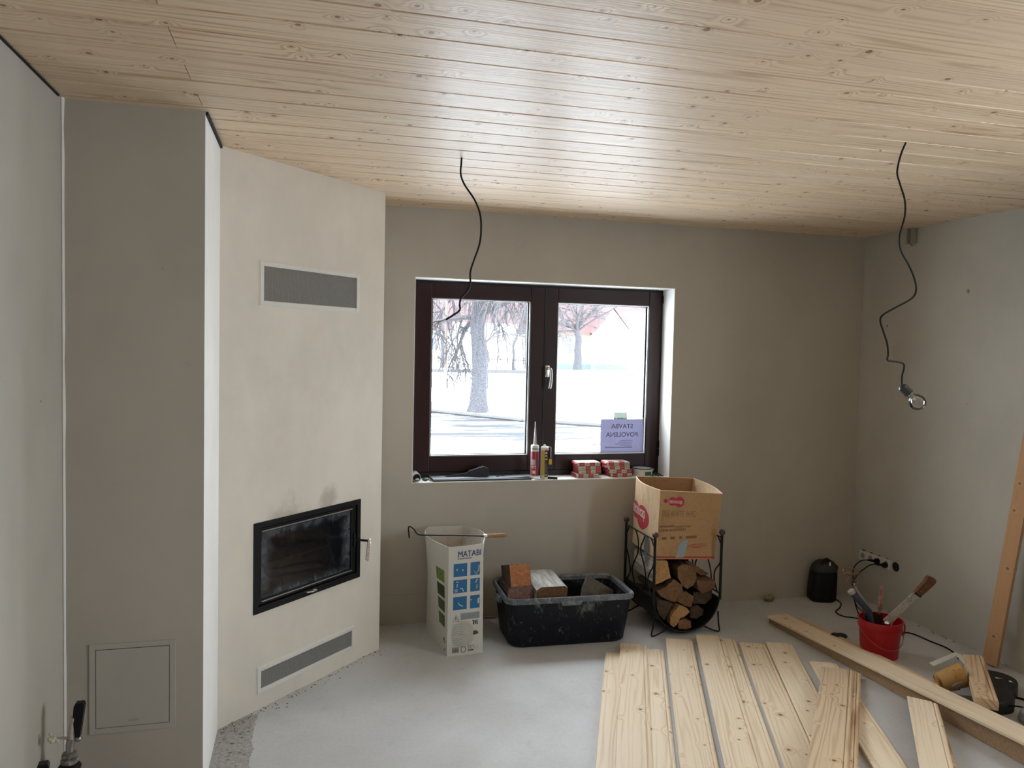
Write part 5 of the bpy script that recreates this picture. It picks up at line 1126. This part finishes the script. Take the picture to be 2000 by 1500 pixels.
gr_ = empty('angle_grinder', (3.27, 2.80, .0), 'grey cast metal head of a power tool at the right frame edge', 'power tool')
mb = MB(); loft(mb, [rrect(3.265, 2.80, .10, .085, .025, 0), rrect(3.265, 2.80, .11, .095, .03, .02), rrect(3.268, 2.80, .10, .085, .03, .05), rrect(3.27, 2.80, .07, .06, .02, .065)], True, True); par(mb.build('gear_head', marked('cast_grey_metal', (.20, .21, .22), (.42, .43, .44), .7, 40, .35, .48), smooth=50), gr_)
for dx, dy in ((-.03, .025), (.03, .028), (-.028, -.028), (.032, -.025)):
    mb = MB(); mb.lathe([(.008, .06), (.008, .068), (.004, .07)], 10, TR((3.268+dx, 2.80+dy, -.006))); par(mb.build('screw', M['alu']), gr_)
mb = MB(); mb.lathe([(.030, 0), (.032, .01), (.026, .018), (.012, .02)], 20, TR((3.235, 2.748, .035), (math.radians(80), 0, math.radians(-30)))); par(mb.build('spindle_guard', simple('rust_red_disc', (.10, .055, .05), .5)), gr_)

# ------------------------------------------------------------------ things on the sill
ZS = WZ0+.004
mb = MB(); mb.box((.748, YB+.006, ZS), (1.372, YB+.125, ZS+.010), None, .003); mb.build('rubber_strip', simple('black_sealing_strip', (.012, .013, .014), .5), label='flat black sealing strip under the pale sheet on the sill', cat='strip')
mb = MB(); n = 16; A = [mb.verts([(.752+.64*i/n, YB+.022+.02*(i/n), ZS+.0125+.004*math.sin(i*.5)*(i/n)), (.752+.64*i/n, YB+.150, ZS+.0125+.003*math.sin(i*.4))]) for i in range(n+1)]
for i in range(n): mb.face((A[i], A[i+1], A[i+1]+1, A[i]+1))
i = mb.verts([(.752, YB+.022, ZS+.0125), (.752, YB+.15, ZS+.0125), (.742, YB+.15, ZS+.022), (.742, YB+.022, ZS+.022)]); mb.face((i, i+1, i+2, i+3)); o_ = mb.build('metal_sheet', simple('pale_zinc_sheet', (.52, .56, .58), .3, .6), label='thin pale metal sheet lying along the left half of the sill', cat='sheet')
mo = o_.modifiers.new('thickness', 'SOLIDIFY'); mo.thickness = .0012
e = empty('tape_roll', (.655, YB+.02, ZS), 'grey tube shaped roll at the left end of the sill', 'roll')
TY = Matrix(((1, 0, 0, .650), (0, 0, 1, YB+.012), (0, 1, 0, ZS+.026), (0, 0, 0, 1)))
mb = MB(); mb.lathe([(.0215, 0), (.026, 0), (.026, .12), (.0215, .12)], 24, TY, False, False); mb.lathe([(.0215, 0), (.0215, .12)], 24, TY, False, False); par(mb.build('roll_wrap', simple('grey_foil', (.40, .39, .37), .4, .3), smooth=True), e)
mb = MB(); mb.ball((.653, YB+.02, ZS+.016), .011, sc=(1.3, 1, .6)); par(mb.build('white_plug', M['whitep'], smooth=True), e)
mb = MB(); mb.ball((.708, YB+.05, ZS+.010), .016, sc=(1.3, 1, .62)); mb.build('bottle_top', simple('dark_green_plastic', (.02, .09, .05), .5), smooth=True, label='small dark green cap between the roll and the metal sheet', cat='cap')
e = empty('hand_tool', (.98, YB+.09, ZS+.014), 'black tapered hand tool with stepped grip on the pale sheet', 'tool')
TZ_ = TXZ(YB+.10)
dz_ = ZS+.0135-.870
pl = lambda P_: [(x, z+dz_) for x, z in P_]
for nm, poly, hw_ in (('blade', [(.837, .877), (.961, .890), (.965, .8705), (.912, .8705), (.85, .872)], .012), ('neck', [(.955, .889), (.975, .893), (.994, .906), (.998, .8705), (.955, .8705)], .016), ('grip', [(.990, .905), (1.049, .922), (1.055, .8705), (.990, .8705)], .020), ('grip_cap', [(1.042, .922), (1.077, .931), (1.109, .922), (1.117, .887), (1.108, .8705), (1.046, .8705)], .022)):
    mb = MB(); mb.prism(pl(poly), -hw_, hw_, TZ_); par(mb.build(nm, simple('satin_black_'+nm, (.022, .022, .03), .3)), e)
def cartridge(x, y, z0, r_, zt, body, lab):
    e = empty('sealant_cartridge', (x, y, z0), lab, 'cartridge', 'sealant cartridges standing on the sill'); T_ = TR((x, y, z0))
    mb = MB(); mb.lathe([(r_-.001, 0), (r_, .002), (r_, zt)], 24, T_, True, False); par(mb.build('tube', body, smooth=True), e)
    mb = MB(); mb.lathe([(r_+.0005, zt-.018), (r_+.0005, zt), (r_-.004, zt+.004), (.009, zt+.006), (.008, zt+.010)], 24, T_); par(mb.build('shoulder', M['whitep'], smooth=True), e)
    return e, T_
def label_wrap(e, T_, r_, a0, a1, z0, z1, mat, name):
    mb = MB(); n = 10; ids = [mb.verts([(r_*math.cos(a0+(a1-a0)*i/n), r_*math.sin(a0+(a1-a0)*i/n), z) for z in (z0, z1)], T_) for i in range(n+1)]
    for i in range(n): mb.face((ids[i], ids[i+1], ids[i+1]+1, ids[i]+1))
    return par(mb.build(name, mat), e)
crim = simple('crimson_label', (.33, .012, .045), .45); yel = simple('ochre_yellow_label', (.48, .32, .04), .45); dkl = simple('black_label', (.02, .018, .022), .4)
D = math.radians
e, T_ = cartridge(1.403, YB+.058, ZS+.014, .0245, .195, M['whitep'], 'crimson and white sealant cartridge with long white nozzle')
label_wrap(e, T_, .0248, D(180), D(380), .004, .158, crim, 'red_label'); label_wrap(e, T_, .0249, D(200), D(345), .172, .181, dkl, 'black_band'); label_wrap(e, T_, .0250, D(200), D(262), .072, .108, simple('label_picture', (.45, .47, .44), .5), 'label_picture')
for z in (.062, .052): label_wrap(e, T_, .0250, D(200), D(275), z, z+.005, M['whiteink'], 'label_text')
label_wrap(e, T_, .0250, D(225), D(268), .018, .038, M['whiteink'], 'label_number'); label_wrap(e, T_, .0250, D(292), D(318), .060, .145, simple('violet_label', (.16, .03, .10), .5), 'label_stripe')
mb = MB(); mb.lathe([(.0095, .199), (.0090, .215), (.006, .27), (.0042, .30), (.0034, .31), (.0032, .345)], 14, T_); par(mb.build('nozzle', simple('translucent_white_nozzle', (.46, .46, .46), .35), smooth=True), e)
e, T_ = cartridge(1.462, YB+.038, ZS, .0245, .200, M['whitep'], 'yellow and black sealant cartridge with its nozzle strapped to the side')
label_wrap(e, T_, .0248, D(205), D(258), .022, .185, yel, 'yellow_label'); label_wrap(e, T_, .0248, D(258), D(380), .014, .188, dkl, 'black_label'); label_wrap(e, T_, .0250, D(250), D(310), .122, .130, yel, 'yellow_band'); label_wrap(e, T_, .0250, D(205), D(300), .022, .030, yel, 'yellow_band')
label_wrap(e, T_, .0250, D(262), D(300), .172, .186, crim, 'red_mark'); label_wrap(e, T_, .0251, D(264), D(296), .160, .170, M['whiteink'], 'label_text'); label_wrap(e, T_, .0251, D(264), D(296), .143, .150, M['whiteink'], 'label_text')
label_wrap(e, T_, .0251, D(264), D(292), .04, .10, simple('smoky_label_picture', (.08, .07, .09), .5), 'label_picture')
mb = MB(); mb.ball((0, 0, .210), .008, T_); mb.tube([T_ @ V(p) for p in ((0, 0, .203), (.030, -.004, .203), (.040, -.006, .198), (.040, -.006, .13))], .0028, 6); par(mb.build('strap', M['whitep'], smooth=True), e)
mb = MB(); mb.tube([T_ @ V((.033, -.004, .195)), T_ @ V((.033, -.004, .11))], [.004, .009], 10); par(mb.build('spare_nozzle', dkl, smooth=True), e)
mb = MB(); mb.box((.025, -.015, .090), (.045, -.009, .125), T_, .002); par(mb.build('yellow_clip', simple('bright_yellow_plastic', (.60, .42, .02), .4)), e)
e = empty('utility_knife', (1.51, YB+.03, ZS), 'small black and white utility knife right of the yellow cartridge', 'knife')
mb = MB(); TK = TR((1.513, YB+.022, ZS+.008), (0, 0, math.radians(-25))); mb.box((-.035, -.008, -.008), (.032, .008, .004), TK, .003); par(mb.build('knife_body', M['blackp'], smooth=True), e)
mb = MB(); mb.box((-.030, -.007, .004), (.028, .007, .008), TK, .002); par(mb.build('knife_slide', M['whitep'], smooth=True), e)
mb = MB(); mb.box((-.035, -.010, 0), (.02, .012, .004), TR((1.425, YB+.010, ZS+.001), (0, 0, -.3)), .001); mb.build('plastic_shim', M['whitep'], label='flat white plastic shim under the two cartridges', cat='shim')
# packs
pk_w = simple('cream_wrapper', (.50, .46, .38), .5); pk_r = simple('scarlet_wrapper', (.36, .012, .02), .45, 0, .1)
def pack(x0, x1, z0, h_, y0, flip, lab, dep=.115):
    e = empty('screw_pack', ((x0+x1)/2, y0+dep/2, z0), lab, 'pack', 'red and white packs stacked on the sill')
    mb = MB(); mb.box((x0, y0, z0+.0005), (x1, y0+dep, z0+h_-.0005), None, .004); b_ = par(mb.build('wrapper', pk_w, smooth=True), e)
    w_ = (x1-x0)/4.4
    for k in range(3):
        xa = x0+.012+w_*(2*k+(1 if flip else 0)); xb = min(xa+w_, x1-.003)
        if xb-xa > .006:
            mb = MB(); mb.box((xa, y0-.0006, z0+.002), (xb, y0+.002, z0+h_-.002)); mb.box((xa+.004, y0+.004, z0+h_-.0012), (xb+.004, y0+dep*.45, z0+h_+.0001)); par(mb.build('red_print', pk_r), e)
            mb = MB(); mb.box((xa+w_*.2, y0-.0009, z0+h_*.42), (xb-w_*.15, y0-.0003, z0+h_*.58)); par(mb.build('pale_mark', simple('salmon_ink', (.50, .20, .16), .6)), e)
        xc = x0+.012+w_*(2*k+(0 if flip else 1))
        if xc+w_ < x1: mb = MB(); mb.box((xc+w_*.25, y0-.0009, z0+h_*.42), (xc+w_*.8, y0-.0003, z0+h_*.55)); par(mb.build('dark_mark', simple('umber_ink', (.16, .12, .09), .6)), e)
    for sx in (x0, x1):
        mb = MB(); s_ = -1 if sx == x0 else 1; i = mb.verts([(sx, y0+.006, z0+.003), (sx, y0+dep-.006, z0+.003), (sx, y0+dep-.006, z0+h_-.003), (sx, y0+.006, z0+h_-.003), (sx+s_*.007, y0+.012, z0+h_*.5), (sx+s_*.007, y0+dep-.012, z0+h_*.5)])
        mb.face((i, i+1, i+5, i+4)); mb.face((i+3, i+2, i+5, i+4)); mb.face((i, i+4, i+3)); mb.face((i+1, i+2, i+5)); par(mb.build('folded_end', pk_r), e)
z = ZS; hh = .0245
for k, (x0, x1, fl2, nm) in enumerate(((1.678, 1.828, 0, 'lowest of the left stack'), (1.694, 1.845, 1, 'second from the bottom of the left stack'), (1.692, 1.844, 1, 'third from the bottom of the left stack'), (1.686, 1.842, 0, 'topmost of the left stack'))):
    pack(x0, x1, ZS+hh*k, hh, YB+.030+.003*k, fl2, 'red and cream pack, '+nm)
for k, (x0, x1, fl2, nm) in enumerate(((1.913, 2.062, 0, 'lowest of the right stack'), (1.905, 2.060, 1, 'second from the bottom of the right stack'), (1.892, 2.044, 0, 'third from the bottom of the right stack'), (1.886, 2.044, 0, 'topmost of the right stack'))):
    pack(x0, x1, ZS+hh*k, hh, YB+.030+.004*(k % 2), fl2, 'red and cream pack, '+nm)
e = empty('plastic_tub', (2.160, YB+.085, ZS), 'low round white tub with dark rimmed lid at the right end of the sill', 'tub')
T_ = TR((2.155, YB+.082, ZS))
mb = MB(); mb.lathe([(.062, 0), (.068, .040)], 32, T_); par(mb.build('tub_side', M['whitep'], smooth=True), e)
mb = MB(); mb.lathe([(.0715, .036), (.073, .040), (.073, .047), (.069, .047)], 32, T_, False, False); par(mb.build('tub_flange', M['whitep'], smooth=True), e)
mb = MB(); mb.lathe([(.069, .0465), (.0725, .048), (.0725, .052), (.066, .053), (.064, .049)], 32, T_, False, False); par(mb.build('lid_rim', M['blackp'], smooth=True), e)
mb = MB(); mb.lathe([(.064, .0485), (.064, .0495)], 32, T_); par(mb.build('lid', simple('grey_white_lid', (.50, .51, .50), .25), smooth=True), e)
label_wrap(e, T_, .0675, D(262), D(305), .006, .032, simple('bottle_green_label', (.02, .10, .045), .5), 'green_label')
for k in range(5):
    mb = MB(); mb.tube([(2.205+.017*k, YB+.012, ZS+.004), (2.238+.012*k, YB+.158, ZS+.004)], .0032, 6)
    mb.build('metal_rod', M['steel'] if k % 2 else M['iron'], smooth=True, label=('leftmost', 'second from the left', 'middle', 'second from the right', 'rightmost')[k]+' of the thin rods beside the round white tub', cat='rod', group='thin rods at the right end of the sill')

# ------------------------------------------------------------------ foam guns on cans at the lower left
def foam_gun(x, y, label, rz=0):
    e = empty('foam_gun', (0, 0, 0), label, 'foam gun', 'foam guns screwed on cans')
    redc = simple('red_can_paint', (.45, .015, .012), .3); wc = simple('white_can_paint', (.45, .45, .43), .35); dirty = marked('dirty_gun_metal', (.13, .12, .11), (.34, .32, .28), .8, 40, .4, .48)
    def K(mb, nm, mt, sm=True): o = mb.build(nm, mt, smooth=sm); o.parent = e
    mb = MB(); mb.lathe([(.0315, 0), (.033, .004), (.033, .288)], 28); K(mb, 'can', redc)
    mb = MB(); mb.lathe([(.0332, .03), (.0332, .19)], 28, None, False, False); K(mb, 'can_label', wc)
    mb = MB(); mb.lathe([(.033, .288), (.0345, .290), (.034, .294), (.030, .300), (.020, .306), (.013, .308)], 28); K(mb, 'can_shoulder', M['blackp'])
    mb = MB(); mb.lathe([(.024, .304), (.027, .308), (.026, .320), (.019, .323), (.024, .328), (.022, .338), (.012, .344)], 9); K(mb, 'adapter', dirty)
    mb = MB(); mb.tube([(0, 0, .320), (.001, 0, .360), (.006, 0, .386)], [.012, .013, .014], 12); K(mb, 'gun_body', M['steel'])
    mb = MB(); mb.tube([(.004, 0, .375), (.008, 0, .41), (.015, 0, .455), (.014, 0, .461)], [.012, .0125, .0125, .009], 12); K(mb, 'metal_grip', marked('worn_nickel', (.50, .47, .42), (.16, .14, .12), .6, 45, .3, .52))
    mb = MB(); mb.prism([(.020, .392), (.032, .390), (.046, .494), (.042, .503), (.020, .503), (.015, .492), (.012, .45)], -.012, .012, Matrix(((1, 0, 0, 0), (0, 0, -1, 0), (0, 1, 0, 0), (0, 0, 0, 1)))); K(mb, 'trigger_handle', M['blackp'], False)
    mb = MB(); mb.ball((.026, 0, .383), .011); K(mb, 'valve_knob', M['steel'])
    mb = MB(); mb.tube([(0, 0, .385), (-.018, -.004, .391), (-.038, -.008, .395)], [.006, .005, .004], 8); K(mb, 'barrel', M['chrome'])
    rs = random.Random(8); mb = MB()
    for k in range(9): mb.ball((-.043+rs.uniform(-.010, .008), -.010+rs.uniform(-.006, .006), .398+rs.uniform(-.016, .014)), rs.uniform(.005, .009), n=8)
    mb.tube([(-.036, -.01, .392), (-.028, -.012, .380), (-.027, -.012, .373)], [.004, .003, .002], 6)
    K(mb, 'foam_blob', simple('cream_dried_foam', (.60, .57, .44), .9, 0, .2, 120, .5))
    e.location = (x, y, 0); e.rotation_euler = (0, 0, rz); return e
foam_gun(-.731, 2.75, 'foam gun with black handle on a red can, cream foam stuck to its nozzle')
foam_gun(-.726, 2.365, 'second foam gun of which only the black handle tip shows at the bottom left edge', .15)

# ------------------------------------------------------------------ crumbs at the foot of the fireplace wall
rs = random.Random(12); mb = MB()
for k in range(95):
    f = rs.random(); p = P2.lerp(P3, f*1.02); nrm = V((.7142, -.69995, 0)); dd_ = abs(rs.gauss(0, .032))+.002; c = p+nrm*dd_; r_ = rs.uniform(.0009, .0032)
    mb.ball((c.x, c.y, r_*.6), r_, n=6, sc=(rs.uniform(.8, 1.8), rs.uniform(.8, 1.5), .7))
mb.build('plaster_crumbs', simple('dark_crumbs', (.10, .085, .07), .9, 0, .6, 300), label='scattered dark crumbs on the floor along the slanted fireplace wall', cat='crumbs', kind='stuff')
mb = MB()
for k in range(70):
    x_ = rs.uniform(-.34, -.22); y_ = rs.uniform(2.7, 3.58); r_ = rs.uniform(.0015, .006); mb.ball((x_, y_, r_*.5), r_, n=6, sc=(rs.uniform(.8, 1.8), rs.uniform(.8, 1.5), .6))
for k in range(26):
    y_ = rs.uniform(3.1, 4.5); r_ = rs.uniform(.002, .007); mb.ball((XR-.012-abs(rs.gauss(0, .02)), y_, r_*.5), r_, n=6, sc=(1.2, 1.8, .6))
mb.build('mortar_crumbs', simple('pale_crumbs', (.34, .32, .28), .9, 0, .4, 300), label='pale mortar crumbs beside the column and along the right wall', cat='crumbs', kind='stuff')
